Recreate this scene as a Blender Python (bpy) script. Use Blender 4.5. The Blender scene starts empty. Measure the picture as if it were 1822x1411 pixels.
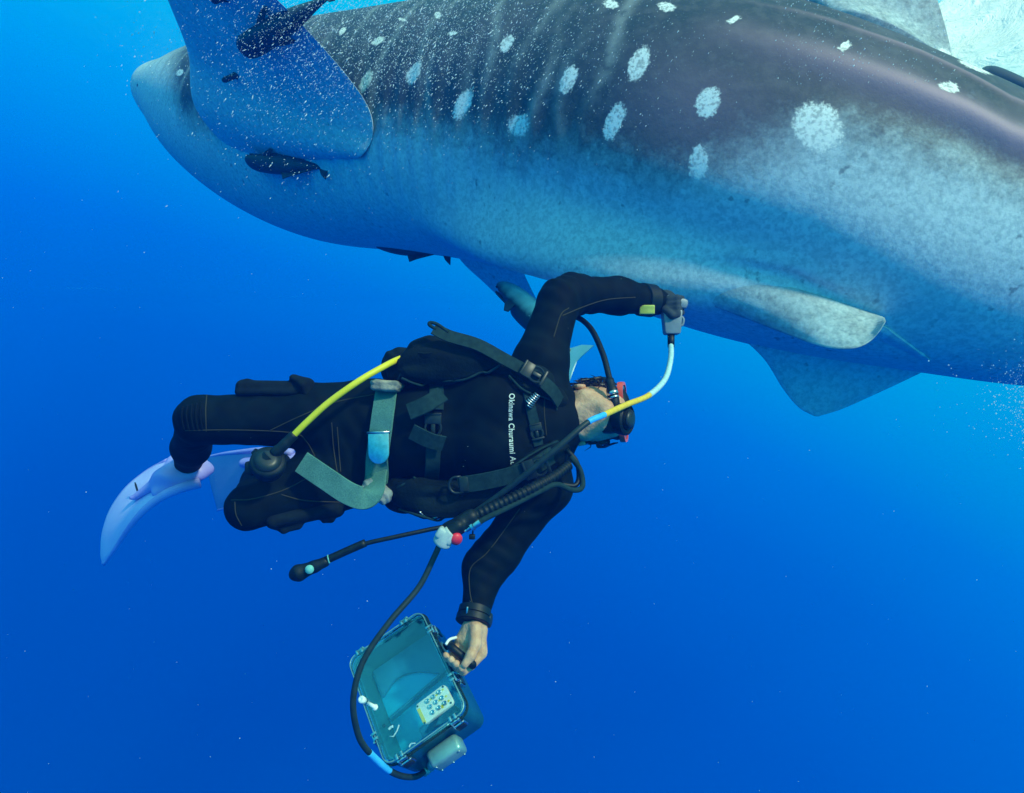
import bpy, bmesh, math, random
import numpy as np
from mathutils import Vector, Matrix
from mathutils.bvhtree import BVHTree

SC = bpy.context.scene
COL = SC.collection
rng = np.random.default_rng(7)
random.seed(7)

# ---------------------------------------------------------------- camera, water light, sun, exposure
W, H, F = 1822.0, 1411.0, 1187.0
cam_d = bpy.data.cameras.new('camera')
cam = bpy.data.objects.new('camera', cam_d)
COL.objects.link(cam)
cam_d.sensor_fit = 'HORIZONTAL'
cam_d.sensor_width = 36.0
cam_d.lens = 36.0 * F / W
cam_d.clip_start = 0.02
cam_d.clip_end = 500
cam.location = (0, 0, 0)
cam.rotation_euler = (math.radians(90), 0, 0)
SC.camera = cam

SUN_DIR = Vector((0.61, -0.55, 0.63)).normalized()      # towards the sun
sun_d = bpy.data.lights.new('sun', 'SUN')
sun_d.energy = 5.0
sun_d.angle = math.radians(4)
sun_d.color = (1.0, 0.69, 0.58)
sun = bpy.data.objects.new('sun', sun_d)
COL.objects.link(sun)
sun.location = (4, -4, 8)
sun.rotation_euler = SUN_DIR.to_track_quat('Z', 'Y').to_euler()

SC.view_settings.view_transform = 'Standard'
SC.view_settings.look = 'None'
SC.view_settings.exposure = 0.0
SC.view_settings.gamma = 1.0
SC.view_settings.use_curve_mapping = False
SC.cycles.use_denoising = True
SC.cycles.max_bounces = 8
SC.cycles.diffuse_bounces = 3
SC.cycles.glossy_bounces = 3
SC.cycles.transmission_bounces = 6
SC.cycles.transparent_max_bounces = 12
SC.cycles.volume_bounces = 0
SC.cycles.sample_clamp_indirect = 4.0

world = bpy.data.worlds.new('World')
SC.world = world
world.use_nodes = True
nt = world.node_tree
for n in list(nt.nodes):
    nt.nodes.remove(n)
w_out = nt.nodes.new('ShaderNodeOutputWorld')
w_bg = nt.nodes.new('ShaderNodeBackground')
w_tc = nt.nodes.new('ShaderNodeTexCoord')
w_dot = nt.nodes.new('ShaderNodeVectorMath'); w_dot.operation = 'DOT_PRODUCT'
w_dot.inputs[1].default_value = (0.40, -0.30, 1.02)
w_map = nt.nodes.new('ShaderNodeMapRange')
w_map.inputs['From Min'].default_value = -1.1
w_map.inputs['From Max'].default_value = 1.1
w_rmp = nt.nodes.new('ShaderNodeValToRGB')
nt.links.new(w_tc.outputs['Generated'], w_dot.inputs[0])
nt.links.new(w_dot.outputs['Value'], w_map.inputs['Value'])
nt.links.new(w_map.outputs['Result'], w_rmp.inputs['Fac'])
nt.links.new(w_rmp.outputs['Color'], w_bg.inputs['Color'])
nt.links.new(w_bg.outputs['Background'], w_out.inputs['Surface'])
w_bg.inputs['Strength'].default_value = 1.0
def ramp(node, stops):
    cr = node.color_ramp
    while len(cr.elements) > len(stops):
        cr.elements.remove(cr.elements[-1])
    while len(cr.elements) < len(stops):
        cr.elements.new(0.5)
    for e, (p, c) in zip(cr.elements, stops):
        e.position = p
        e.color = (c[0], c[1], c[2], 1)
def U(u): return (u + 1.1) / 2.2
ramp(w_rmp, [(0.0, (0.000, 0.040, 0.30)), (U(-.80), (0.000, 0.042, 0.43)), (U(-.58), (0.0, 0.058, 0.55)),
             (U(-.36), (0.0, 0.102, 0.74)), (U(-.22), (0.0, 0.165, 0.90)), (U(-.05), (0.0, 0.33, 1.0)),
             (U(.24), (0.0, 0.63, 0.97)), (U(.65), (0.22, 0.95, 1.06)), (1.0, (0.55, 1.0, 1.02))])

# ---------------------------------------------------------------- helpers
def P(px, py, d):
    """point of the place seen at a pixel of the 1822 x 1411 photograph, d metres in front of the camera"""
    return np.array([(px - 911.0) / F * d, d, -(py - 705.5) / F * d])
def PP(lst): return np.array([P(*q) for q in lst])
def nrm(v): return v / (np.linalg.norm(v) + 1e-12)
def spl(pts, n=40):
    pts = np.asarray(pts, float)
    q = np.vstack([2 * pts[0] - pts[1], pts, 2 * pts[-1] - pts[-2]])
    m = len(pts) - 1
    out = []
    for t in np.linspace(0, m, n):
        i = min(int(t), m - 1); f = t - i
        a, b, c, d = q[i], q[i + 1], q[i + 2], q[i + 3]
        out.append(0.5 * ((2 * b) + (c - a) * f + (2 * a - 5 * b + 4 * c - d) * f * f + (3 * b - a - 3 * c + d) * f ** 3))
    return np.array(out)
def join(parts):
    V, Fc, o = [], [], 0
    for v, f in parts:
        v = np.asarray(v, float)
        V.append(v)
        Fc += [tuple(int(i) + o for i in q) for q in f]
        o += len(v)
    return np.vstack(V), Fc
def mesh_of(name, V, Fc, mats, smooth=True, fmat=None):
    me = bpy.data.meshes.new(name)
    me.from_pydata([tuple(v) for v in np.asarray(V, float)], [], [tuple(int(i) for i in f) for f in Fc])
    for m in (mats if isinstance(mats, (list, tuple)) else [mats]):
        me.materials.append(m)
    if fmat is not None:
        me.polygons.foreach_set('material_index', np.asarray(fmat, np.int32))
    me.update()
    if smooth is True:
        me.polygons.foreach_set('use_smooth', np.ones(len(me.polygons), bool))
    elif smooth:
        me.polygons.foreach_set('use_smooth', np.ones(len(me.polygons), bool))
        me.set_sharp_from_angle(angle=math.radians(smooth))
    return me
def tag(o, label=None, cat=None, group=None, kind=None):
    if label: o['label'] = label
    if cat: o['category'] = cat
    if group: o['group'] = group
    if kind: o['kind'] = kind
    return o
def put(name, shape, mats, parent=None, smooth=True, fmat=None):
    V, Fc = shape
    o = bpy.data.objects.new(name, mesh_of(name, V, Fc, mats, smooth, fmat))
    COL.objects.link(o)
    if parent is not None:
        o.parent = parent
        o.matrix_parent_inverse = wm(parent).inverted()
    return o
def wm(o):
    m = o.matrix_basis.copy()
    if o.parent is not None:
        m = wm(o.parent) @ o.matrix_parent_inverse @ m
    return m
def thing(name, loc, label, cat, group=None):
    o = bpy.data.objects.new(name, None)
    o.empty_display_size = 0.05
    COL.objects.link(o)
    o.location = tuple(loc)
    return tag(o, label, cat, group)
def frames(path, up=None):
    path = np.asarray(path, float)
    T = np.gradient(path, axis=0)
    T /= np.linalg.norm(T, axis=1)[:, None] + 1e-12
    n0 = np.array([0, 0, 1.0]) if abs(T[0][2]) < .9 else np.array([1.0, 0, 0])
    if up is not None: n0 = np.asarray(up, float)
    N = []
    n = n0
    for t in T:
        n = nrm(n - t * (n @ t)); N.append(n)
    N = np.array(N)
    return T, N, np.cross(T, N)
def tube(path, r, n=10, cap=True):
    path = np.asarray(path, float)
    T, N, B = frames(path)
    r = np.broadcast_to(np.asarray(r, float), (len(path),))
    a = np.linspace(0, 2 * np.pi, n, endpoint=False)
    V = (path[:, None] + r[:, None, None] * (np.cos(a)[None, :, None] * N[:, None] + np.sin(a)[None, :, None] * B[:, None])).reshape(-1, 3)
    Fc = [(i * n + j, i * n + (j + 1) % n, (i + 1) * n + (j + 1) % n, (i + 1) * n + j) for i in range(len(path) - 1) for j in range(n)]
    if cap:
        Fc += [tuple(range(n))[::-1], tuple((len(path) - 1) * n + j for j in range(n))]
    return V, Fc
def ribbon(path, norms, width, thick, round_end=False):
    path = np.asarray(path, float)
    norms = np.asarray(norms, float)
    if norms.ndim == 1: norms = np.broadcast_to(norms, path.shape)
    T = np.gradient(path, axis=0); T /= np.linalg.norm(T, axis=1)[:, None]
    Nn = norms - T * (norms * T).sum(1)[:, None]; Nn /= np.linalg.norm(Nn, axis=1)[:, None]
    B = np.cross(T, Nn)
    w = np.broadcast_to(np.asarray(width, float), (len(path),))[:, None] / 2
    t = thick / 2
    prof = [(-1, -1), (-.94, 1), (0, 1.15), (.94, 1), (1, -1)]
    m = len(prof)
    V = np.stack([path + B * w * a + Nn * t * b for a, b in prof], 1).reshape(-1, 3)
    Fc = [(i * m + j, i * m + (j + 1) % m, (i + 1) * m + (j + 1) % m, (i + 1) * m + j) for i in range(len(path) - 1) for j in range(m)]
    Fc += [tuple(range(m))[::-1], tuple((len(path) - 1) * m + j for j in range(m))]
    return V, Fc
def rbox(size, bev=0.004, mat=None, seg=2):
    bm = bmesh.new()
    bmesh.ops.create_cube(bm, size=1)
    bmesh.ops.scale(bm, vec=size, verts=bm.verts)
    if bev > 0:
        bmesh.ops.bevel(bm, geom=bm.edges[:], offset=min(bev, min(size) * .49), segments=seg, affect='EDGES', profile=0.5)
    return from_bm(bm, mat)
def from_bm(bm, mat=None):
    bm.verts.ensure_lookup_table(); bm.verts.index_update()
    V = np.array([v.co[:] for v in bm.verts]); Fc = [tuple(v.index for v in f.verts) for f in bm.faces]
    bm.free()
    if mat is not None: V = xf(V, mat)
    return V, Fc
def xf(V, m):
    m = np.array(m)
    return V @ m[:3, :3].T + m[:3, 3]
def basis(o, ex, ey, ez):
    m = np.eye(4); m[:3, 0] = ex; m[:3, 1] = ey; m[:3, 2] = ez; m[:3, 3] = o
    return m
def lathe(prof, n=20, mat=None):
    """prof: (radius, z) list, revolved about z"""
    a = np.linspace(0, 2 * np.pi, n, endpoint=False)
    V = np.array([[r * np.cos(t), r * np.sin(t), z] for r, z in prof for t in a])
    m = len(prof)
    Fc = [(i * n + j, i * n + (j + 1) % n, (i + 1) * n + (j + 1) % n, (i + 1) * n + j) for i in range(m - 1) for j in range(n)]
    Fc += [tuple(range(n))[::-1], tuple((m - 1) * n + j for j in range(n))]
    if mat is not None: V = xf(V, mat)
    return V, Fc
def face_basis(o, z, x=(1, 0, 0)):
    z = nrm(np.asarray(z, float)); x = np.asarray(x, float); x = nrm(x - z * (x @ z))
    return basis(o, x, np.cross(z, x), z)
def prism(outline, thick, mat=None, bev=0.0):
    """flat outline (x, y) given a thickness along z, edges bevelled"""
    bm = bmesh.new()
    vs = [bm.verts.new((x, y, -thick / 2)) for x, y in outline]
    f = bm.faces.new(vs)
    r = bmesh.ops.extrude_face_region(bm, geom=[f])
    bmesh.ops.translate(bm, vec=(0, 0, thick), verts=[v for v in r['geom'] if isinstance(v, bmesh.types.BMVert)])
    bmesh.ops.recalc_face_normals(bm, faces=bm.faces[:])
    if bev > 0:
        ed = [e for e in bm.edges if len(e.link_faces) == 2 and e.calc_face_angle(0) > .6]
        bmesh.ops.bevel(bm, geom=ed, offset=bev, segments=2, affect='EDGES', profile=.5)
    return from_bm(bm, mat)
def rrect(w, h, r, n=5):
    out = []
    for cx, cy, a0 in ((w / 2 - r, h / 2 - r, 0), (-w / 2 + r, h / 2 - r, 90), (-w / 2 + r, -h / 2 + r, 180), (w / 2 - r, -h / 2 + r, 270)):
        for k in range(n + 1):
            a = math.radians(a0 + 90 * k / n); out.append((cx + r * math.cos(a), cy + r * math.sin(a)))
    return out

# ---- signed distance bodies, meshed with surface nets
def sd_cap(X, a, b, ra, rb, sq=None):
    a = np.asarray(a, float); b = np.asarray(b, float)
    ab = b - a
    t = np.clip(((X - a) @ ab) / (ab @ ab + 1e-12), 0, 1)
    d = X - (a + t[..., None] * ab)
    if sq is not None: d = d / np.asarray(sq)
    return np.sqrt((d * d).sum(-1)) - (ra + (rb - ra) * t)
def sd_ell(X, c, r, R=None):
    d = X - np.asarray(c, float)
    if R is not None: d = d @ np.asarray(R)
    r = np.asarray(r, float)
    k0 = np.sqrt(((d / r) ** 2).sum(-1)); k1 = np.sqrt(((d / (r * r)) ** 2).sum(-1)) + 1e-9
    return k0 * (k0 - 1) / k1
def smin(a, b, k):
    h = np.clip(0.5 + 0.5 * (b - a) / k, 0, 1)
    return b * (1 - h) + a * h - k * h * (1 - h)
def sdf(prims, h, k=0.02, pad=0.03):
    """prims: ('c', a, b, ra, rb[, sq][, k]) or ('e', centre, radii[, R]); 'sub' carves"""
    lo = np.full(3, 1e9); hi = -lo
    bb = []
    for p in prims:
        if p[0] in ('c', 'subc'):
            r = max(p[3], p[4]) * (1 if len(p) < 6 or p[5] is None else max(p[5]))
            l = np.minimum(p[1], p[2]) - r; u = np.maximum(p[1], p[2]) + r
        else:
            r = max(p[2]); l = np.asarray(p[1]) - r; u = np.asarray(p[1]) + r
        bb.append((l, u))
        if not p[0].startswith('sub'):
            lo = np.minimum(lo, l); hi = np.maximum(hi, u)
    lo -= pad; hi += pad
    n = np.ceil((hi - lo) / h).astype(int) + 1
    f = np.full(n, 1.0)
    ax = [lo[i] + h * np.arange(n[i]) for i in range(3)]
    for p, (l, u) in zip(prims, bb):
        i0 = np.maximum(((l - 3 * k - lo) / h).astype(int) - 1, 0); i1 = np.minimum(((u + 3 * k - lo) / h).astype(int) + 2, n)
        s = tuple(slice(i0[i], i1[i]) for i in range(3))
        X = np.stack(np.meshgrid(*[ax[i][s[i]] for i in range(3)], indexing='ij'), -1)
        if p[0] in ('c', 'subc'):
            d = sd_cap(X, p[1], p[2], p[3], p[4], p[5] if len(p) > 5 else None)
        else:
            d = sd_ell(X, p[1], p[2], p[3] if len(p) > 3 else None)
        kk = p[6] if len(p) > 6 else k
        f[s] = -smin(-f[s], d, kk) if p[0].startswith('sub') else smin(f[s], d, kk)
    return surface_nets(f, lo, h)
def surface_nets(f, lo, h):
    nx, ny, nz = f.shape
    acc = np.zeros((nx - 1, ny - 1, nz - 1, 3)); cnt = np.zeros((nx - 1, ny - 1, nz - 1))
    C = lambda i, j, k: f[i:nx - 1 + i, j:ny - 1 + j, k:nz - 1 + k]
    for ax in range(3):
        for u in (0, 1):
            for v in (0, 1):
                o = [0, 0, 0]; o[(ax + 1) % 3] = u; o[(ax + 2) % 3] = v
                q = list(o); q[ax] = 1
                A, B = C(*o), C(*q)
                m = (A < 0) != (B < 0)
                t = A[m] / (A[m] - B[m])
                pos = np.tile(np.array(o, float), (len(t), 1)); pos[:, ax] = t
                acc[m] += pos; cnt[m] += 1
    m = cnt > 0
    ids = -np.ones(cnt.shape, int); ids[m] = np.arange(m.sum())
    base = np.argwhere(m)
    V = lo + h * (base + acc[m] / cnt[m][:, None])
    Fc = []
    for ax in range(3):
        b, c = (ax + 1) % 3, (ax + 2) % 3
        s0 = [slice(1, -1)] * 3; s1 = [slice(1, -1)] * 3
        s0[ax] = slice(0, -1); s1[ax] = slice(1, None)
        A = f[tuple(s0)]; B = f[tuple(s1)]
        for flip, mm in ((False, (A < 0) & (B >= 0)), (True, (A >= 0) & (B < 0))):
            e = np.argwhere(mm)
            if not len(e): continue
            e[:, b] += 1; e[:, c] += 1
            def cell(db, dc):
                q = e.copy(); q[:, b] += db; q[:, c] += dc
                return ids[q[:, 0], q[:, 1], q[:, 2]]
            quad = np.stack([cell(-1, -1), cell(0, -1), cell(0, 0), cell(-1, 0)], 1)
            if flip: quad = quad[:, ::-1]
            Fc.append(quad)
    return V, [tuple(q) for q in np.vstack(Fc)]
def bvh(shape):
    V, Fc = shape
    return BVHTree.FromPolygons([tuple(v) for v in V], [tuple(int(i) for i in q) for q in Fc])
def shoot(tree, px, py, lift=0.0):
    d = Vector(nrm(P(px, py, 1.0)))
    loc, n, i, t = tree.ray_cast(Vector((0, 0, 0)), d)
    if loc is None: return None, None
    n = np.array(n); loc = np.array(loc)
    if n @ np.array(d) > 0: n = -n
    return loc + n * lift, n

# ---------------------------------------------------------------- materials
def principled(name, col=(.5, .5, .5), rough=.6, metal=0.0, spec=.3):
    m = bpy.data.materials.new(name); m.use_nodes = True
    b = m.node_tree.nodes['Principled BSDF']
    b.inputs['Base Color'].default_value = (*col, 1)
    b.inputs['Roughness'].default_value = rough
    b.inputs['Metallic'].default_value = metal
    b.inputs['Specular IOR Level'].default_value = spec
    return m, m.node_tree, b
def noisy(name, c0, c1, scale=20, rough=.6, metal=0.0, spec=.3, bump=.2, bscale=None, detail=4, dist=.002, lo=.35, hi=.65):
    m, t, b = principled(name, c0, rough, metal, spec)
    tc = t.nodes.new('ShaderNodeTexCoord')
    nz = t.nodes.new('ShaderNodeTexNoise'); nz.inputs['Scale'].default_value = scale; nz.inputs['Detail'].default_value = detail
    r = t.nodes.new('ShaderNodeValToRGB'); ramp(r, [(lo, c0), (hi, c1)])
    t.links.new(tc.outputs['Object'], nz.inputs['Vector']); t.links.new(nz.outputs['Fac'], r.inputs['Fac'])
    t.links.new(r.outputs['Color'], b.inputs['Base Color'])
    if bump:
        n2 = t.nodes.new('ShaderNodeTexNoise'); n2.inputs['Scale'].default_value = bscale or scale * 4; n2.inputs['Detail'].default_value = 3
        bp = t.nodes.new('ShaderNodeBump'); bp.inputs['Strength'].default_value = bump; bp.inputs['Distance'].default_value = dist
        t.links.new(tc.outputs['Object'], n2.inputs['Vector']); t.links.new(n2.outputs['Fac'], bp.inputs['Height'])
        t.links.new(bp.outputs['Normal'], b.inputs['Normal'])
    return m
# ---------------------------------------------------------------- whale shark
def fattr(me, name, vals):
    a = me.attributes.new(name, 'FLOAT', 'POINT')
    a.data.foreach_set('value', np.asarray(vals, np.float32))

def shark_material():
    m, t, b = principled('whale_shark_skin', rough=.62, spec=.22)
    N, L = t.nodes, t.links
    def attr(n):
        a = N.new('ShaderNodeAttribute'); a.attribute_name = n; return a.outputs['Fac']
    def math_(op, a, b_=None, c=None, clamp=False):
        n = N.new('ShaderNodeMath'); n.operation = op; n.use_clamp = clamp
        for i, v in enumerate((a, b_, c)):
            if v is None: continue
            if isinstance(v, (int, float)): n.inputs[i].default_value = v
            else: L.new(v, n.inputs[i])
        return n.outputs[0]
    tc = N.new('ShaderNodeTexCoord')
    def noise(scale, detail=4, rough=.55):
        n = N.new('ShaderNodeTexNoise'); n.inputs['Scale'].default_value = scale; n.inputs['Detail'].default_value = detail
        n.inputs['Roughness'].default_value = rough
        L.new(tc.outputs['Object'], n.inputs['Vector']); return n.outputs['Fac']
    def smooth(v, a, c):
        n = N.new('ShaderNodeMapRange'); n.interpolation_type = 'SMOOTHSTEP'
        L.new(v, n.inputs['Value']); n.inputs['From Min'].default_value = a; n.inputs['From Max'].default_value = c
        return n.outputs['Result']
    def mix(f, c0, c1):
        n = N.new('ShaderNodeMix'); n.data_type = 'RGBA'
        if isinstance(f, (int, float)): n.inputs[0].default_value = f
        else: L.new(f, n.inputs[0])
        for i, c in ((6, c0), (7, c1)):
            if isinstance(c, tuple): n.inputs[i].default_value = (*c, 1)
            else: L.new(c, n.inputs[i])
        return n.outputs[2]
    fine, mid, big = noise(95, 5, .65), noise(24, 4), noise(3.2, 3)
    dn = math_('ADD', attr('dors'), math_('MULTIPLY', math_('SUBTRACT', fine, .5), .42))
    dn = math_('ADD', dn, math_('MULTIPLY', math_('SUBTRACT', mid, .5), .6))
    dn = math_('ADD', dn, math_('MULTIPLY', math_('SUBTRACT', big, .5), .5))
    dark = mix(smooth(big, .35, .68), (.026, .050, .056), (.066, .074, .084))
    dark = mix(math_('MULTIPLY', smooth(mid, .42, .68), .45), dark, (.115, .12, .125))
    mott = noise(58, 5, .72)
    belly = mix(smooth(mott, .36, .62), (.39, .49, .53), (.61, .70, .72))
    belly = mix(math_('MULTIPLY', smooth(noise(9, 3), .45, .7), .35), belly, (.42, .50, .53))
    col = mix(smooth(dn, .10, .95), belly, dark)
    # dark freckles over the pale flank
    fr = math_('MULTIPLY', smooth(noise(34, 3, .5), .60, .74), smooth(noise(6, 2), .40, .62))
    col = mix(math_('MULTIPLY', fr, .65), col, (.10, .13, .16))
    # pale lines and the spots
    st = math_('MULTIPLY', math_('MULTIPLY', attr('stripe'), smooth(mid, .22, .55)), .7)
    col = mix(st, col, (.30, .33, .32))
    ridge = math_('MULTIPLY', attr('ridge'), .9)
    col = mix(ridge, col, (.42, .27, .32))
    sp = math_('ADD', attr('spot'), math_('MULTIPLY', math_('SUBTRACT', fine, .5), 1.1))
    sp = math_('ADD', sp, math_('MULTIPLY', math_('SUBTRACT', mid, .5), .45))
    col = mix(math_('MULTIPLY', smooth(sp, .42, .74), math_('ADD', .45, math_('MULTIPLY', smooth(noise(85, 3, .5), .34, .55), .55))), col, (.84, .84, .80))
    L.new(col, b.inputs['Base Color'])
    bp = N.new('ShaderNodeBump'); bp.inputs['Strength'].default_value = .2; bp.inputs['Distance'].default_value = .005
    L.new(math_('ADD', fine, math_('MULTIPLY', mid, 1.2)), bp.inputs['Height']); L.new(bp.outputs['Normal'], b.inputs['Normal'])
    return m
M_SHARK = shark_material()

# stations along the body: photo column, top and bottom of the body there, distance of the axis
ST = [(306, 116, 212, 5.36), (309, 113, 220, 5.34), (318, 108, 236, 5.28), (346, 97, 268, 5.09), (400, 74, 328, 4.78), (490, 50, 390, 4.36), (600, 28, 434, 3.96),
      (720, 6, 446, 3.6), (850, -18, 462, 3.27), (1000, -42, 492, 2.96), (1150, -48, 540, 2.72), (1300, -18, 592, 2.54),
      (1450, 40, 632, 2.42), (1600, 108, 656, 2.34), (1746, 176, 676, 2.29), (1850, 232, 692, 2.27)]
cen, rad = [], []
for x, a, b, d in ST:                       # the body fills the angle between its upper and lower outline
    a1, a0 = math.atan((705.5 - a) / F), math.atan((705.5 - b) / F)
    c = P(x, 0, d); c[2] = d * math.tan((a1 + a0) / 2)
    cen.append(c); rad.append(d / math.cos((a1 + a0) / 2) * math.sin((a1 - a0) / 2))
for c, r in (((2.35, 2.28, .40), .375), ((2.95, 2.40, .33), .255), ((3.55, 2.60, .32), .16), ((4.05, 2.84, .36), .10), ((4.3, 2.98, .40), .05)):
    cen.append(np.array(c)); rad.append(r)
NR, NT = 640, 320
cr = spl(np.hstack([np.array(cen), np.array(rad)[:, None]]), 1500)
seg = np.r_[0, np.cumsum(np.linalg.norm(np.diff(cr[:, :3], axis=0), axis=1))]
S_LEN = seg[-1]
sa = np.linspace(0, S_LEN, NR)
C = np.stack([np.interp(sa, seg, cr[:, i]) for i in range(3)], 1)
R = np.maximum(np.interp(sa, seg, cr[:, 3]), .012)
for _ in range(260):
    C[1:-1] = (C[:-2] + 2 * C[1:-1] + C[2:]) / 4
R0 = R.copy()
for _ in range(200):
    R[1:-1] = (R[:-2] + 2 * R[1:-1] + R[2:]) / 4
R[:60] = R0[:60] * np.linspace(1, 0, 60) + R[:60] * np.linspace(0, 1, 60)
T = np.gradient(C, axis=0); T /= np.linalg.norm(T, axis=1)[:, None]
UP = np.array([0, 0, 1.0]) - T * T[:, 2:3]; UP /= np.linalg.norm(UP, axis=1)[:, None]
SD = np.cross(T, UP)                                   # towards the side that faces the camera
th = np.linspace(-np.pi, np.pi, NT, endpoint=False)    # 0 flank, +90 back, -90 belly
s_px = np.interp(C[:, 0] / C[:, 1] * F + 911, C[:, 0] / C[:, 1] * F + 911, sa)
pxs = C[:, 0] / C[:, 1] * F + 911
def s_at(px): return np.interp(px, pxs, sa)
width = np.interp(sa, [0, .3, 1.2, 3.2, S_LEN - 2, S_LEN], [1.45, 1.2, 1.05, .98, .92, .6])
def soften(v, n=400):
    v = v.copy()
    for _ in range(n): v[1:-1] = (v[:-2] + 2 * v[1:-1] + v[2:]) / 4
    return v
width = soften(width)
TH, SA = np.meshgrid(th, sa)
gau = lambda a, c, w: np.exp(-(((a - c + np.pi) % (2 * np.pi) - np.pi) / w) ** 2)
def sst(x): x = np.clip(x, 0, 1); return x * x * (3 - 2 * x)
def bump_s(a, b, f=.35): return sst((SA - a) / f) * sst((b - SA) / f)
deg = math.radians
mir = np.where(np.abs(TH) > np.pi / 2, np.sign(TH) * (np.pi - np.abs(TH)), TH)   # the same on both flanks
s1100, s1500, s1300 = s_at(1100), s_at(1500), s_at(1300)
EX = np.interp(sa, [s_at(600), s_at(1050), s_at(1550), s_at(1850)], [2.0, 2.75, 2.75, 2.1])      # squarer below the flank
EX = soften(EX)[:, None]
SQX = np.where(TH < 0, 1 / (np.abs(np.cos(TH)) ** EX + np.abs(np.sin(TH)) ** EX) ** (1 / EX), 1.0)
def skin(k):
    k = k * SQX
    return (C[:, None] + SD[:, None] * (R[:, None] * width[:, None] * k * np.cos(TH))[..., None] + UP[:, None] * (R[:, None] * k * np.sin(TH))[..., None]).reshape(-1, 3)
BF = [(i * NT + j, i * NT + (j + 1) % NT, (i + 1) * NT + (j + 1) % NT, (i + 1) * NT + j) for i in range(NR - 1) for j in range(NT)]
BF += [tuple(range(NT))[::-1], tuple((NR - 1) * NT + j for j in range(NT))]
BF = [q[::-1] for q in BF]
thf, saf, mirf = TH.ravel(), SA.ravel(), mir.ravel()
Rf = np.repeat(R, NT)
def st_of(px, py):
    loc, n = shoot(shark_tree, px, py)
    if loc is None: return None
    i = int(np.argmin(((BV - loc) ** 2).sum(1)))
    return np.array([saf[i], mirf[i] * Rf[i]]), mirf[i], loc
def line_of(pix):
    q = [st_of(*p) for p in pix]; q = [x for x in q if x]
    return np.interp(sa, [x[0][0] for x in q], [x[1] for x in q])[:, None]
BV = skin(np.ones_like(TH)); shark_tree = bvh((BV, BF))
KEEL = line_of([(1302, 60), (1405, 88), (1507, 117), (1610, 152), (1712, 197), (1800, 244)])
KEEL2 = line_of([(1350, 8), (1440, 26), (1540, 58), (1640, 96), (1730, 136), (1800, 176)])
HOLLOW = line_of([(960, 345), (1100, 395), (1250, 432), (1400, 462), (1520, 510), (1640, 565), (1780, 620)])
SWELL = line_of([(900, 436), (1000, 458), (1150, 498), (1300, 530), (1450, 566), (1600, 610)])
CREASE = line_of([(1330, 488), (1400, 506), (1470, 528), (1575, 562)])
k = np.ones_like(TH)
k -= .035 * gau(mir, CREASE, deg(2.4)) * bump_s(s_at(1330), s_at(1600), .25)                # crease above the pelvic fin
k += .040 * gau(mir, KEEL, deg(4.5)) * sst((SA - s_at(1200)) / .9)           # keel along the upper flank
k -= .016 * gau(mir, KEEL - deg(9), deg(5)) * sst((SA - s_at(1200)) / .9)
k += .014 * gau(mir, KEEL2, deg(2.2)) * sst((SA - s_at(1200)) / .8)          # fine ridge of the back
k -= .075 * gau(mir, HOLLOW, deg(12)) * bump_s(s_at(900), s_at(1790), .8)              # hollow of the flank
k += .140 * gau(mir, SWELL, deg(9.5)) * bump_s(s_at(850), s_at(1560), .7)               # swelling above the pelvic fin
k += .0068 * np.sin(SA * 56 + 2.0 * np.sin(TH * 2) + 1.2 * np.sin(SA * 7)) * bump_s(s_at(600), s_at(1260), .5) * gau(mir, deg(-14), deg(30))
BV = skin(k); shark_tree = bvh((BV, BF))
# where the dark back ends and the pale belly begins
lim = [(700, 165, 285), (900, 195, 335), (1100, 220, 385), (1250, 235, 410), (1400, 180, 400), (1550, 120, 380), (1700, 190, 380), (1800, 240, 410)]
ls, l1, l0 = [], [], []
for px, y1, y0 in lim:
    a, b_ = st_of(px, y1), st_of(px, y0)
    if a and b_: ls.append(a[0][0]); l1.append(a[1]); l0.append(b_[1])
ls = [0, 1.0, 1.7] + ls; l1 = [1.5, 1.3, l1[0]] + l1; l0 = [.3, .2, l0[0]] + l0
t1 = np.interp(saf, ls, l1); t0 = np.interp(saf, ls, l0)
dors = np.clip((mirf - t0) / (t1 - t0), 0, 1)
spots = [(1302, 34, 17, 9), (1500, 83, 18, 11), (1688, 156, 15, 8), (1140, 112, 17, 30), (1090, 216, 19, 33), (1260, 180, 23, 32), (1458, 228, 35, 39),
         (1245, 292, 20, 36), (1009, 144, 19, 24), (899, 80, 15, 14), (924, 226, 17, 24), (824, 185, 14, 28), (737, 128, 11, 25), (672, 72, 10, 9), (805, 57, 11, 6),
         (716, 35, 8, 4), (650, 145, 9, 22), (607, 56, 8, 5), (778, 27, 9, 6), (1088, 8, 14, 8), (1187, 12, 13, 8), (1735, 119, 9, 4), (320, 130, 6, 6), (582, 104, 8, 8)]
spot = np.full(len(BV), 0.0)
def add_spot(c, B, amp=1.0):
    global spot
    near = (np.abs(saf - c[0]) < .4)
    q = np.stack([saf[near] - c[0], mirf[near] * Rf[near] - c[1]], 1) @ np.linalg.inv(B).T
    r = np.sqrt((q * q).sum(1))
    spot[near] = np.maximum(spot[near], amp * np.clip(1.55 - r, 0, 1.2))
faint = {924: .75, 1245: .8, 824: .9}
for px, py, sx, sy in spots:
    c = st_of(px, py)
    if not c: continue
    tl = .30 if px < 1180 else .12
    vx = st_of(px + sx, py); vy = st_of(px - sy * tl, py + sy)
    B = np.eye(2) * .05
    if vx and vy:
        B = np.stack([vx[0] - c[0], vy[0] - c[0]], 1)
        if abs(np.linalg.det(B)) < 2e-4: B = np.eye(2) * .04
    add_spot(c[0], B, faint.get(px, 1.0))
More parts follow.
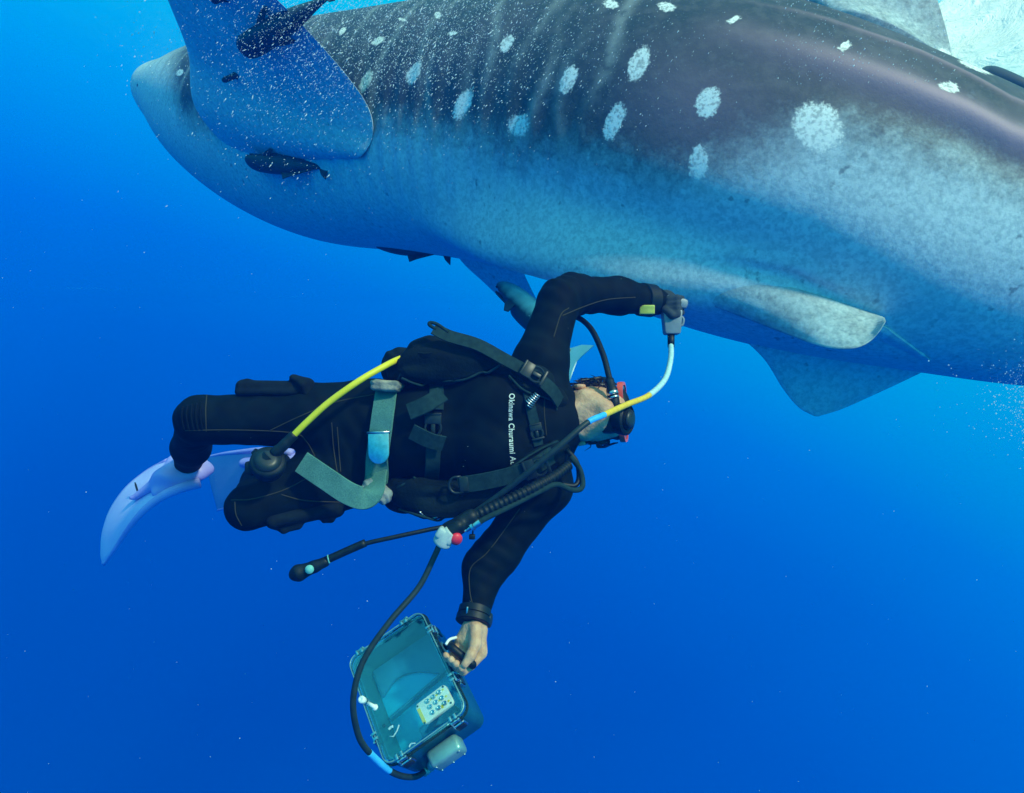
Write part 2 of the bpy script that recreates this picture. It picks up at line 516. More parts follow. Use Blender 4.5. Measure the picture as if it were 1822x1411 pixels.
for s_ in np.arange(.3, 2.2, .24):                       # the head and shoulders, spotted like the back
    for t_ in np.arange(.85, 1.5, .24):
        add_spot(np.array([s_ + rng.uniform(-.05, .05), (t_ + rng.uniform(-.08, .08)) * np.interp(s_, sa, R)]), np.eye(2) * rng.uniform(.02, .035))
for s_ in np.arange(s_at(1850), S_LEN - .6, .3):
    for t_ in (.45, 1.0):
        add_spot(np.array([s_, t_ * np.interp(s_, sa, R)]), np.eye(2) * .035)
stripe = np.zeros(len(BV))
for q, px in enumerate(np.arange(575, 1190, 27)):
    c = s_at(px) - .10 * np.clip(mirf, -.2, 1.2) + .035 * np.sin(mirf * 3.2 + q * 1.7) + .018 * np.sin(mirf * 8 + q * 2.3)
    stripe = np.maximum(stripe, np.exp(-((saf - c) / .021) ** 2) * (.55 + .45 * math.sin(q * 2.1)) * np.clip(.75 + .5 * np.sin(mirf * 5 + q * 3.1), 0, 1))
for q, s_ in enumerate(np.arange(.4, s_at(575), .25)):
    stripe = np.maximum(stripe, np.exp(-((saf - s_ - .05 * np.sin(mirf * 3 + q)) / .025) ** 2))
stripe *= np.clip((mirf - t0) / .3, 0, 1)
ridge = (gau(mir, KEEL, deg(6)) * np.clip((SA - s_at(1230)) / .7, 0, 1) + .6 * gau(mir, KEEL2, deg(1.3)) * np.clip((SA - s_at(1250)) / .5, 0, 1)
         + .42 * gau(mir, KEEL - deg(26), deg(15)) * np.clip((SA - s_at(1180)) / .3, 0, 1) * np.clip((s_at(1480) - SA) / .4, 0, 1)).ravel()
shark = put('whale_shark', (BV, BF), M_SHARK)
tag(shark, 'huge white-spotted whale shark with a pale blue belly swimming above the diver', 'whale shark')
for nme, v in (('dors', dors), ('spot', spot), ('stripe', stripe), ('ridge', ridge)):
    fattr(shark.data, nme, v)

def fin_shape(lead, trail, thick, nt=36, nc=16, bulge=0.0, tip=.06):
    """a blade between a leading and a trailing edge, root first; returns shape and a flag per vertex (+1 first face, -1 second)"""
    A, B = spl(lead, nt), spl(trail, nt)
    ch = B - A
    sp = np.gradient((A + B) / 2, axis=0)
    n = np.cross(ch, sp); n /= np.linalg.norm(n, axis=1)[:, None] + 1e-9
    u = (1 - np.cos(np.linspace(0, np.pi, nc))) / 2
    prof = 2.6 * np.sqrt(np.clip(u, 0, 1)) * (1 - u) + .035 * (u > 0) * (u < 1)
    th_ = np.linspace(1, tip, nt) ** .8 * thick
    V, flag = [], []
    for i in range(nt):
        mid = A[i] + u[:, None] * ch[i] + n[i] * (bulge * np.linalg.norm(ch[i]) * (4 * u * (1 - u)))[:, None]
        top = mid + n[i] * (prof * th_[i] / 2)[:, None]; bot = mid - n[i] * (prof * th_[i] / 2)[:, None]
        V += list(top) + list(bot[1:-1][::-1]); flag += [1] * nc + [-1] * (nc - 2)
    m = 2 * nc - 2
    Fc = [(i * m + j, i * m + (j + 1) % m, (i + 1) * m + (j + 1) % m, (i + 1) * m + j) for i in range(nt - 1) for j in range(m)]
    Fc += [tuple(range(m))[::-1], tuple((nt - 1) * m + j for j in range(m))]
    return (np.array(V), Fc), np.array(flag)
FIN_SHAPES = []
def shark_fin(name, lead, trail, thick, up, bulge=0.0, spots_n=0, top=1.0, bot=0.0, nt=36, nc=16, label=None, spot_r=.035):
    sh, fl = fin_shape(lead, trail, thick, nt, nc, bulge)
    V = sh[0]
    # which of the two faces looks along `up`
    A = np.asarray(lead, float); B = np.asarray(trail, float)
    n = np.cross((B - A).mean(0), (A[-1] + B[-1]) / 2 - (A[0] + B[0]) / 2)
    if n @ np.asarray(up) < 0: fl = -fl
    o = put(name, sh, M_SHARK, shark)
    FIN_SHAPES.append(sh)
    d = np.where(fl > 0, top, bot)
    fattr(o.data, 'dors', d)
    sv = np.zeros(len(V))
    for _ in range(spots_n):
        c = V[rng.integers(len(V))]
        sv = np.maximum(sv, np.clip(1.5 - np.linalg.norm(V - c, axis=1) / spot_r, 0, 1.1) * (fl > 0))
    fattr(o.data, 'spot', sv); fattr(o.data, 'stripe', np.zeros(len(V))); fattr(o.data, 'ridge', np.zeros(len(V)))
    if label: o['label'] = label
    return o
# pectoral fins
def body_at(px, py, lift=0.0, fall=2.0):
    p, n = shoot(shark_tree, px, py, lift)
    return p if p is not None else P(px, py, fall)
_r0, _r1, _r2 = body_at(410, 320, -.14), body_at(372, 238, -.10), body_at(575, 282, -.10)
shark_fin('pectoral_fin',
          np.vstack([_r0, P(352, 195, _r1[1] - .20), P(336, 95, _r1[1] - .50), P(300, 0, _r1[1] - .80), P(250, -125, _r1[1] - 1.08), P(190, -262, _r1[1] - 1.40), P(172, -300, _r1[1] - 1.5)]),
          np.vstack([_r2, P(640, 280, _r2[1] - .26), P(664, 236, _r2[1] - .34), P(645, 172, _r2[1] - .42), P(548, 55, _r2[1] - .60), P(420, -70, _r2[1] - .82), P(176, -304, _r1[1] - 1.5)]),
          .10, (0, 0, 1), .02, 14, nt=60, nc=30)
shark_fin('pectoral_fin',
          PP([(800, 425, 3.60), (822, 462, 3.64), (862, 500, 3.70), (915, 552, 3.80), (960, 596, 3.88), (985, 622, 3.92)]),
          PP([(915, 440, 3.30), (932, 486, 3.42), (952, 528, 3.56), (970, 566, 3.70), (982, 600, 3.84), (990, 624, 3.92)]),
          .08, (.3, .8, .5), 0, 8, nt=40, nc=20)
# pelvic fins: the near one curls against the flank, the far one hangs straight
def sheet(rows, thick):
    """a curved skin flap through rows of points (row = front to rear, column = root to edge)"""
    rows = [spl(r, 26) for r in rows]
    g = np.array([spl([r[i] for r in rows], 40) for i in range(26)])       # column, row
    du = np.gradient(g, axis=1); dv = np.gradient(g, axis=0)
    n = np.cross(du, dv); n /= np.linalg.norm(n, axis=2)[..., None] + 1e-9
    a, b_ = g.shape[:2]
    e = np.minimum(np.minimum(np.arange(b_), b_ - 1 - np.arange(b_))[None, :] / 3.0, (a - 1 - np.arange(a))[:, None] / 3.0).clip(0.12, 1) * thick / 2
    V = np.vstack([(g + n * e[..., None]).reshape(-1, 3), (g - n * e[..., None]).reshape(-1, 3)])
    Fc = []
    o = a * b_
    for i in range(a - 1):
        for j in range(b_ - 1):
            q = (i * b_ + j, i * b_ + j + 1, (i + 1) * b_ + j + 1, (i + 1) * b_ + j)
            Fc += [q, tuple(x + o for x in q[::-1])]
    rim = [(0, j) for j in range(b_)] + [(i, b_ - 1) for i in range(1, a)] + [(a - 1, j) for j in range(b_ - 2, -1, -1)] + [(i, 0) for i in range(a - 2, 0, -1)]
    rim = [i * b_ + j for i, j in rim]
    Fc += [(rim[i], rim[i] + o, rim[(i + 1) % len(rim)] + o, rim[(i + 1) % len(rim)]) for i in range(len(rim))]
    return V, Fc
rows = []
for root, edge, l0_, l1_, dep, fol in (((1225, 500), (1215, 528), -.015, -.012, 0, 1), ((1285, 495), (1268, 545), -.012, -.004, 0, 1), ((1340, 497), (1325, 566), -.010, .014, .03, .6), ((1400, 510), (1392, 592), -.006, .03, .06, .25),
                                   ((1468, 531), (1464, 617), .006, .05, .10, .05), ((1525, 549), (1518, 620), .012, .05, .12, 0), ((1560, 559), (1552, 604), .014, .05, .12, 0), ((1573, 563), (1576, 572), .014, .05, .12, 0)):
    r0 = body_at(*root, l0_); d0 = r0[1]
    pts = [r0]
    for f_ in (.2, .45, .7, 1.0):                # in front the fin is one skin with the flank, behind it stands free
        px = root[0] + (edge[0] - root[0]) * f_; py = root[1] + (edge[1] - root[1]) * f_
        db = body_at(px, py, l0_ + (l1_ - l0_) * f_)[1]
        pts.append(P(px, py, fol * db + (1 - fol) * (d0 - dep * f_ ** .85)))
    rows.append(pts)
o = put('pelvic_fin', sheet(rows, .010), M_SHARK, shark)
nV = len(o.data.vertices)
for nme, v in (('dors', .42), ('spot', 0), ('stripe', 0), ('ridge', 0)): fattr(o.data, nme, np.full(nV, v))
o['label'] = 'pale grey pelvic fin curled against the flank'
dlow = body_at(1400, 560)[1]
rows = []
for a, b_ in (((1380, 560, .02), (1400, 588, -.01)), ((1480, 575, .03), (1480, 612, .0)), ((1560, 575, .03), (1545, 606, .02)), ((1600, 598, .02), (1590, 626, .05)), ((1650, 634, 0.0), (1646, 648, .03))):
    p0 = body_at(a[0], a[1], .004); p1 = P(b_[0], b_[1], p0[1] + b_[2] + .05)
    rows.append([p0, p0 * .5 + p1 * .5 + np.array([0, -.02, 0]), p1])
o = put('fin_flap', sheet(rows, .010), M_SHARK, [c for c in shark.children if c.name.startswith('pelvic_fin')][0])
nV = len(o.data.vertices)
for nme, v in (('dors', 0), ('spot', 0), ('stripe', 0), ('ridge', 0)): fattr(o.data, nme, np.full(nV, v))
shark_fin('pelvic_fin',
          PP([(1290, 570, 2.50), (1322, 602, 2.52), (1362, 642, 2.55), (1392, 690, 2.58), (1420, 724, 2.60), (1446, 739, 2.62)]),
          PP([(1650, 640, 2.44), (1648, 657, 2.46), (1612, 676, 2.50), (1556, 702, 2.55), (1500, 727, 2.60), (1456, 741, 2.62)]),
          .05, (0, -.4, -1), 0, 0, top=0, bot=0, nt=40, nc=24)
# back fins, anal fin, tail
shark_fin('dorsal_fin',
          [C[np.searchsorted(sa, s_at(1330))] + UP[0] * .58, P(1372, -60, 2.47), P(1440, -150, 2.45), P(1525, -215, 2.43), P(1560, -240, 2.43)],
          [P(1697, 118, 2.30), P(1688, 70, 2.32), P(1668, 0, 2.35), P(1630, -110, 2.40), P(1580, -236, 2.43)],
          .10, (0, -1, 0), 0, 10, top=.50, bot=.6, nt=40, nc=24, spot_r=.03)
shark_fin('second_dorsal_fin', [(2.3, 2.28, .72), (2.42, 2.29, .84), (2.6, 2.31, .96)], [(2.75, 2.36, .60), (2.72, 2.35, .72), (2.68, 2.33, .95)], .05, (0, -1, 0), 0, 3, bot=1)
shark_fin('anal_fin', [(2.35, 2.28, .07), (2.46, 2.30, -.06), (2.62, 2.33, -.17)], [(2.72, 2.36, .10), (2.72, 2.36, -.02), (2.68, 2.35, -.17)], .04, (0, -1, 0), 0, 0, top=.2, bot=.2)
shark_fin('tail_fin', [(3.85, 2.73, .40), (4.2, 2.9, .75), (4.6, 3.15, 1.2), (4.95, 3.4, 1.55)], [(4.3, 3.0, .38), (4.5, 3.1, .7), (4.75, 3.26, 1.15), (4.97, 3.41, 1.56)], .06, (0, -1, 0), 0, 8, bot=1)
shark_fin('tail_fin', [(3.85, 2.73, .33), (4.1, 2.87, .05), (4.35, 3.0, -.25), (4.45, 3.06, -.38)], [(4.3, 3.0, .42), (4.34, 3.02, .1), (4.42, 3.05, -.2), (4.47, 3.07, -.39)], .05, (0, -1, 0), 0, 2, top=.6, bot=.6)
M_EYE = principled('fish_eye', (.01, .012, .015), .15, 0, .6)[0]
for sgn in (1, -1):
    i = np.searchsorted(sa, .42)
    c = C[i] + SD[i] * sgn * R[i] * width[i] * .975
    put('eye', xfs := (lambda s_: (s_[0] + c, s_[1]))(lathe([(.001, -.016), (.012, -.011), (.016, 0), (.012, .011), (.001, .016)], 14)), M_EYE, shark)
# ---------------------------------------------------------------- the diver
M_SUIT = noisy('neoprene', (.0008, .0048, .0056), (.0020, .0085, .0096), 30, .75, 0, .08, .25, 420, dist=.0012)
def skin_material():
    m = noisy('skin', (.56, .28, .17), (.72, .41, .26), 38, .5, 0, .35, .7, 110, dist=.003)
    b = m.node_tree.nodes['Principled BSDF']
    b.inputs['Subsurface Weight'].default_value = .12
    b.inputs['Subsurface Radius'].default_value = (.01, .004, .002)
    return m
M_SKIN = skin_material()
M_HAIR = noisy('wet_black_hair', (.008, .008, .010), (.02, .018, .018), 60, .35, 0, .4, .4, 300)
M_SEAM = principled('seam_thread', (.032, .031, .012), .7)[0]
M_PRINT = principled('white_print', (.62, .66, .66), .7)[0]
SQ = (1, .82, 1)
c = lambda a, b, ra, rb, sq=None: ('c', P(*a), P(*b), ra, rb, sq)
prims = [
    # trunk
    c((930, 752, 1.72), (860, 752, 1.71), .152, .158, (1, .74, 1)),
    c((860, 752, 1.71), (740, 768, 1.72), .150, .128, (1, .76, 1)),
    c((740, 768, 1.72), (650, 776, 1.74), .126, .136, (1, .80, 1)),
    ('e', P(885, 715, 1.64), (.10, .06, .075)), ('e', P(885, 795, 1.64), (.10, .06, .075)),
    ('e', P(742, 768, 1.645), (.11, .055, .10)),
    c((955, 700, 1.72), (962, 650, 1.72), .078, .072), c((955, 800, 1.72), (968, 862, 1.71), .080, .074),
    c((955, 748, 1.715), (990, 748, 1.714), .098, .070, (1, .92, 1)),
    # the arm that reaches up to the shark
    c((962, 640, 1.72), (995, 535, 1.78), .066, .054), c((995, 535, 1.78), (1018, 524, 1.82), .051, .052),
    c((1018, 524, 1.82), (1100, 526, 1.92), .053, .050), c((1100, 527, 1.92), (1168, 536, 2.00), .050, .040),
    # the arm that hangs down to the case
    c((966, 866, 1.71), (885, 985, 1.68), .066, .052), c((885, 985, 1.68), (862, 1010, 1.67), .053, .052),
    c((862, 1010, 1.67), (846, 1092, 1.60), .050, .034),
    # upper leg and its shin, which goes away from the camera
    c((660, 742, 1.73), (560, 742, 1.71), .098, .084), c((560, 742, 1.71), (365, 748, 1.66), .080, .058), ('e', P(352, 744, 1.66), (.048, .050, .054)),
    c((350, 752, 1.68), (340, 796, 1.86), .048, .048), c((340, 796, 1.86), (334, 828, 1.99), .047, .036),
    # lower leg
    c((660, 825, 1.74), (560, 862, 1.70), .100, .084), c((560, 862, 1.70), (450, 902, 1.62), .080, .052), ('e', P(436, 904, 1.62), (.044, .048, .048)),
    c((440, 902, 1.66), (470, 862, 1.90), .048, .060), c((470, 862, 1.90), (500, 832, 2.05), .060, .042),
]
suit = sdf(prims, .0075, .028)
# gentle folds where the neoprene bends
def folds(V):
    out = V.copy()
    for (c0, ax, rad, amp, fr) in ((P(1005, 528, 1.8), nrm(P(1100, 527, 1.92) - P(962, 640, 1.72)), .10, .004, 160), (P(872, 1000, 1.68), nrm(P(846, 1092, 1.6) - P(966, 866, 1.71)), .09, .003, 190),
                                   (P(352, 755, 1.7), np.array([0, .8, -.6]), .10, .004, 170), (P(600, 790, 1.66), np.array([.9, 0, .43]), .10, .003, 150)):
        d = V - c0; w = np.exp(-(d * d).sum(1) / rad ** 2)
        out += (np.sin((d @ ax) * fr + 9 * d[:, 1]) * w * amp)[:, None] * np.array([0, -.7, .7])
    return out
suit = (folds(suit[0]), suit[1])
_s = suit[0]
_w = np.sin(_s[:, 0] * 60 + 4 * np.sin(_s[:, 2] * 23 + _s[:, 1] * 17)) * np.sin(_s[:, 2] * 48 + 3 * np.sin(_s[:, 0] * 19))
suit = (_s + np.stack([0 * _w, -.0013 * _w, .0013 * _w], 1), suit[1])
suit_tree = bvh(suit)
# head: face turned to the right, chin towards the camera
HC = P(1052, 736, 1.775)
head_pr = [('e', HC, (.100, .098, .074)), ('e', P(1062, 736, 1.845), (.098, .080, .074)),
           c((1000, 744, 1.725), (1038, 738, 1.735), .062, .058, (1, 1, 1)),
           c((1042, 712, 1.700), (1074, 726, 1.672), .030, .026), c((1042, 764, 1.700), (1074, 752, 1.672), .030, .026),   # jaw
           ('e', P(1080, 738, 1.672), (.024, .024, .030)),                                                             # chin
           ('e', P(1046, 738, 1.690), (.040, .030, .044)),                                                             # underside of the jaw
           ('e', P(1094, 738, 1.735), (.030, .045, .055)),                                                             # face under the mask
           ('e', P(1104, 738, 1.755), (.018, .022, .014)),                                                             # nose
           ('c', P(1008, 762, 1.672), P(1042, 772, 1.684), .010, .006, None), ('c', P(1006, 726, 1.670), P(1040, 722, 1.678), .010, .006, None)]
headm = sdf(head_pr, .004, .018)
ear_pr = []
for s_ in (-1, 1):
    e0 = P(1031, 738, 1.74) + np.array([.0, 0, -s_ * .068])
    for q in range(7):
        a0, a1 = q / 7 * 4.6 - 2.0, (q + 1) / 7 * 4.6 - 2.0
        ear_pr.append(('c', e0 + np.array([.012 * math.cos(a0), -.026 * math.sin(a0) + .01, -s_ * .006]), e0 + np.array([.012 * math.cos(a1), -.026 * math.sin(a1) + .01, -s_ * .006]), .0052, .0052, None))
    ear_pr.append(('e', e0 + np.array([0, .01, 0]), (.012, .022, .007)))
earm = sdf(ear_pr, .0024, .004)
# hand that grips the case handle: four fingers round the bar and the thumb closing over them
HB0, HB1 = P(799, 1152, 1.545), P(838, 1184, 1.525)                     # the bar of the handle
bar = nrm(HB1 - HB0)
def hp(px, py, d): return P(px, py, d)
hand_pr = [('c', hp(846, 1098, 1.598), hp(845, 1120, 1.585), .026, .030, (1, .72, 1)),
           ('c', hp(843, 1122, 1.580), hp(838, 1140, 1.570), .029, .027, (1, .75, 1)),
           ('c', hp(852, 1124, 1.585), hp(856, 1158, 1.570), .017, .015, None),
           ('c', hp(832, 1122, 1.585), hp(820, 1138, 1.575), .017, .014, None),
           # thumb
           ('c', hp(846, 1116, 1.565), hp(846, 1146, 1.535), .0155, .0135, None, .010), ('c', hp(846, 1146, 1.535), hp(838, 1166, 1.515), .0125, .0115, None, .008),
           ('c', hp(838, 1166, 1.515), hp(827, 1182, 1.505), .0115, .0085, None, .006)]
for q, (kx, ky, d0) in enumerate(((857, 1164, 1.566), (842, 1152, 1.572), (829, 1143, 1.578), (817, 1137, 1.584))):
    f0 = HB1 + (HB0 - HB1) * (.12 + .24 * q)
    r = (.0102, .0104, .0098, .0086)[q]
    kn = hp(kx, ky, d0)
    b1 = f0 + np.array([.006, .019, -.012]); b2 = f0 + np.array([-.012, .004, -.020]); b3 = f0 + np.array([-.014, -.018, -.004])
    hand_pr += [('c', kn, b1, r * 1.1, r, None, .006), ('c', b1, b2, r, r * .96, None, .004), ('c', b2, b3, r * .95, r * .82, None, .003)]
hand = sdf(hand_pr, .0022, .007)
# hand under the belly, closed round the probe
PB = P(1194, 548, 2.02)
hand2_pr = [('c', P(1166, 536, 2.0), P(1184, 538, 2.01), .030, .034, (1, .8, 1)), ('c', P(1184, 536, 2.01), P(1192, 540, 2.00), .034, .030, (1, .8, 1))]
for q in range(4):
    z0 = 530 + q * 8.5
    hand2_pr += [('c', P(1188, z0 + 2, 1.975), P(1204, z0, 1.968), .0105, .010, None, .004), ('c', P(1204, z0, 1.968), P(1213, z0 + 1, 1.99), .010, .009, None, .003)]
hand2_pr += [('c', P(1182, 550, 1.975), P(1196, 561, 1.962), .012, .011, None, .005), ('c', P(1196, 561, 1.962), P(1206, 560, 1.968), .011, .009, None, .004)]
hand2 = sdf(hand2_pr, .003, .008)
allp = [suit, headm, earm, hand, hand2]
M_GREYHAND = noisy('grey_hand', (.028, .042, .052), (.05, .066, .078), 40, .8, 0, .15, .3, 200)  # even dark grey for the hand that holds the probe
V, Fc = join(allp)
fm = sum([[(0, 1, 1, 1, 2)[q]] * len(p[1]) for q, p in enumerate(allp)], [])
person = put('person', (V, Fc), [M_SUIT, M_SKIN, M_GREYHAND], fmat=fm)
tag(person, 'diver in a black wetsuit reaching one arm up to the shark belly', 'person')

def on(tree, pix, lift=0.002, n=40):
    """a smooth line of points lying on a surface, and the normals there"""
    pts = spl(np.array(pix, float), n)
    L, Nn = [], []
    for x, y in pts:
        l, nn = shoot(tree, x, y, lift)
        if l is None:
            if not L: continue
            l, nn = P(x, y, L[-1][1]), Nn[-1]
        L.append(l); Nn.append(nn)
    L, Nn = np.array(L), np.array(Nn)
    for _ in range(3):
        L[1:-1] = (L[:-2] + 2 * L[1:-1] + L[2:]) / 4; Nn[1:-1] = (Nn[:-2] + 2 * Nn[1:-1] + Nn[2:]) / 4
    return L, Nn
seams = [[(368, 702), (366, 730), (367, 768)], [(330, 766), (420, 765), (520, 770), (545, 785), (560, 812)], [(480, 766), (540, 738), (600, 715), (668, 702)],
         [(412, 890), (450, 888), (505, 872), (548, 850)], [(500, 880), (540, 890), (600, 893), (660, 892)], [(418, 893), (420, 915), (430, 935)],
         [(590, 752), (594, 800), (600, 842)], [(600, 760), (603, 800), (606, 840)],
         [(1000, 562), (1040, 545), (1080, 533), (1130, 529)], [(985, 600), (998, 560), (1012, 548)], [(925, 905), (870, 980), (838, 1010), (836, 1050), (842, 1082)],
         [(970, 690), (968, 730), (972, 775)]]
for s_ in seams:
    L, _ = on(suit_tree, s_, .0006, 50)
    if len(L) > 3: put('suit_seam', tube(L, .0014, 6), M_SEAM, person)
# ribbed knee pad and thigh pockets
knee = []
for q in range(5):
    L, _ = on(suit_tree, [(326 + q * 8, 716 + 2 * (4 - q)), (324 + q * 8, 740), (328 + q * 8, 764)], .0015, 24)
    knee.append(tube(L, .0028, 6))
put('knee_ribs', join(knee), M_SUIT, person)
M_POCKET = noisy('pocket_nylon', (.0015, .006, .008), (.004, .012, .015), 40, .85, 0, .15, .3, 260)
pk = sdf([c((430, 697, 1.66), (545, 697, 1.67), .014, .016, (1, 1.8, 1)), c((432, 684, 1.665), (520, 684, 1.67), .011, .009, (1, 2.4, 1)), c((428, 688, 1.66), (440, 682, 1.66), .010, .011),
          c((523, 672, 1.665), (545, 684, 1.67), .009, .016, (1, 2.6, 1)), c((545, 684, 1.67), (550, 700, 1.67), .014, .010, (1, 2.6, 1))], .004, .010)
put('thigh_pocket', pk, M_POCKET, person)
pk = sdf([c((490, 925, 1.62), (598, 902, 1.665), .022, .022, (1, 1.6, 1)), c((488, 930, 1.62), (505, 944, 1.62), .012, .008), c((505, 944, 1.62), (530, 934, 1.63), .006, .012),
          c((582, 915, 1.655), (600, 908, 1.66), .014, .017), c((576, 927, 1.65), (590, 925, 1.655), .006, .008)], .004, .008)
put('thigh_pocket', pk, M_POCKET, person)
# hair: a cap of strands on the skull with wisps floating free
hair_pr = [('e', P(1066, 736, 1.872), (.094, .072, .078)), ('c', P(1038, 690, 1.775), P(1080, 686, 1.79), .012, .012, None), ('c', P(1046, 784, 1.775), P(1080, 786, 1.79), .009, .010, None)]
hp_ = [sdf(hair_pr, .005, .015)]
for q in range(240):
    x = rng.uniform(1018, 1082); up_ = q % 4 != 0
    y = (rng.uniform(676, 690) if up_ else rng.uniform(780, 787)); d = rng.uniform(1.74, 1.86)
    if x < 1040 and up_: y += (1040 - x) * .55
    a0 = P(x, y, d); L_ = rng.uniform(.012, .040)
    dv = np.array([rng.uniform(-1.0, .35), rng.uniform(-.5, .5), (1 if up_ else -1) * rng.uniform(-.25, .45)])
    pts = spl([a0, a0 + nrm(dv) * L_ * .5, a0 + nrm(dv + np.array([-.3, 0, -.1 * (1 if up_ else -1)])) * L_], 6)
    hp_.append(tube(pts, np.linspace(.0026, .0004, 6), 4))
for a0, a1, a2 in (((1070, 672, 1.77), (1040, 676, 1.75), (1020, 678, 1.74)), ((1030, 784, 1.74), (1022, 790, 1.73), (1016, 793, 1.72)), ((1040, 786, 1.75), (1060, 789, 1.74), (1075, 790, 1.74)),
                   ((1030, 690, 1.745), (1010, 700, 1.74), (998, 706, 1.74))):
    hp_.append(tube(spl(PP([a0, a1, a2]), 10), np.linspace(.005, .0008, 10), 5))
put('hair', join(hp_), M_HAIR, person)
# chest lettering, laid on the suit
tc = bpy.data.curves.new('lettering', 'FONT'); tc.body = 'Okinawa Churaumi Ac'; tc.size = 1.0; tc.resolution_u = 3; tc.space_character = 1.08; tc.offset = .014
to = bpy.data.objects.new('lettering', tc); COL.objects.link(to)
bpy.context.view_layer.update()
tm = bpy.data.meshes.new_from_object(to.evaluated_get(bpy.context.evaluated_depsgraph_get()))
tv = np.array([v.co[:] for v in tm.vertices]); tf = [tuple(p.vertices) for p in tm.polygons]
bpy.data.objects.remove(to); bpy.data.meshes.remove(tm)
sc_ = 126.0 / tv[:, 0].max()
tv2 = []
for x, y, z in tv:
    v = x * sc_; bow = 906 - 1.5 * math.sin(v / 131 * math.pi) + 3.0 * (v / 131) ** 2
    l, n_ = shoot(suit_tree, bow + y * sc_ * 1.12, 700 + v, .0016)
    tv2.append(l)
put('chest_lettering', (np.array(tv2), tf), M_PRINT, person, smooth=False)['label'] = 'white printed lettering across the chest'
# ---------------------------------------------------------------- worn gear
M_BLACK = noisy('black_rubber', (.0015, .006, .0075), (.004, .012, .0145), 60, .5, 0, .3, .15, 300)
M_NYLON = noisy('black_vest_fabric', (.0015, .007, .008), (.0045, .014, .016), 22, .8, 0, .10, .4, 150, dist=.004)
M_WEB = noisy('dark_webbing', (.006, .026, .028), (.012, .040, .042), 80, .8, 0, .15, .4, 500)
M_BUCKLE = noisy('dark_plastic', (.008, .016, .018), (.014, .024, .026), 50, .4, 0, .4, .05)
M_STEEL = noisy('steel', (.50, .52, .54), (.68, .70, .72), 90, .28, 1.0, .5, .1, 300)
M_LEAD = noisy('coated_lead', (.16, .17, .16), (.42, .38, .30), 34, .75, 0, .2, .7, 130, dist=.004)
def weave_material():
    m, t, b = principled('teal_belt_webbing', (.05, .16, .15), .85, 0, .15)
    tc = t.nodes.new('ShaderNodeTexCoord')
    ck = t.nodes.new('ShaderNodeTexNoise'); ck.inputs['Scale'].default_value = 320; ck.inputs['Detail'].default_value = 2
    n2 = t.nodes.new('ShaderNodeTexNoise'); n2.inputs['Scale'].default_value = 24
    r = t.nodes.new('ShaderNodeValToRGB'); ramp(r, [(.3, (.045, .135, .125)), (.7, (.10, .25, .225))])
    mx = t.nodes.new('ShaderNodeMath'); mx.operation = 'MULTIPLY_ADD'; mx.inputs[1].default_value = .6
    t.links.new(tc.outputs['Object'], ck.inputs['Vector']); t.links.new(tc.outputs['Object'], n2.inputs['Vector'])
    t.links.new(ck.outputs['Fac'], mx.inputs[0])
    h = t.nodes.new('ShaderNodeMath'); h.operation = 'MULTIPLY'; h.inputs[1].default_value = .4
    t.links.new(n2.outputs['Fac'], h.inputs[0]); t.links.new(h.outputs[0], mx.inputs[2])
    t.links.new(mx.outputs[0], r.inputs['Fac']); t.links.new(r.outputs['Color'], b.inputs['Base Color'])
    bp = t.nodes.new('ShaderNodeBump'); bp.inputs['Strength'].default_value = .5; bp.inputs['Distance'].default_value = .001
    t.links.new(ck.outputs['Fac'], bp.inputs['Height']); t.links.new(bp.outputs['Normal'], b.inputs['Normal'])
    return m
M_BELT = weave_material()
CAMN = np.array([0, -1.0, 0])
# buoyancy vest
vest_pr = [c((712, 660, 1.665), (760, 634, 1.66), .034, .046, (1, 1.15, 1)), c((760, 634, 1.66), (845, 638, 1.655), .047, .044, (1, 1.15, 1)), c((845, 638, 1.655), (905, 665, 1.645), .040, .030),
           c((905, 665, 1.645), (962, 690, 1.635), .028, .024), c((962, 690, 1.635), (990, 712, 1.66), .026, .030),
           c((722, 664, 1.64), (800, 668, 1.632), .022, .020), c((800, 668, 1.632), (880, 655, 1.632), .020, .014),
           c((706, 872, 1.66), (762, 892, 1.65), .032, .040, (1, 1.15, 1)), c((762, 892, 1.65), (842, 888, 1.645), .040, .036, (1, 1.1, 1)), c((842, 888, 1.645), (935, 848, 1.63), .034, .026),
           c((935, 848, 1.63), (985, 810, 1.64), .026, .030), c((985, 810, 1.64), (1000, 790, 1.68), .030, .026),
           c((720, 868, 1.625), (812, 866, 1.618), .016, .014),
           # back
           c((715, 700, 1.84), (970, 715, 1.84), .055, .055), c((715, 830, 1.84), (970, 790, 1.84), .055, .055), c((715, 655, 1.74), (900, 665, 1.74), .055, .045), c((715, 880, 1.74), (900, 850, 1.74), .050, .045)]
vest_shape = sdf(vest_pr, .005, .016)
_v = vest_shape[0]                                                   # creases in the fabric
_w = np.sin(_v[:, 0] * 95 + 3 * np.sin(_v[:, 2] * 60)) * np.sin(_v[:, 2] * 70 + _v[:, 0] * 40) + .6 * np.sin(_v[:, 0] * 40 - _v[:, 2] * 150)
vest_shape = (_v + np.stack([0 * _w, -.0028 * _w, .0022 * _w], 1), vest_shape[1])
vest = put('buoyancy_vest', vest_shape, M_NYLON)
tag(vest, 'black buoyancy vest with dark webbing straps worn on the diver chest', 'dive vest')
gear_tree = bvh(join([suit, vest_shape]))
def strap(name, pix, w, parent, mat=None, lift=.004, thick=.003, n=36, tree=None):
    L, Nn = on(tree or gear_tree, pix, lift, n)
    return put(name, ribbon(L, Nn, w, thick), mat or M_WEB, parent, smooth=40)
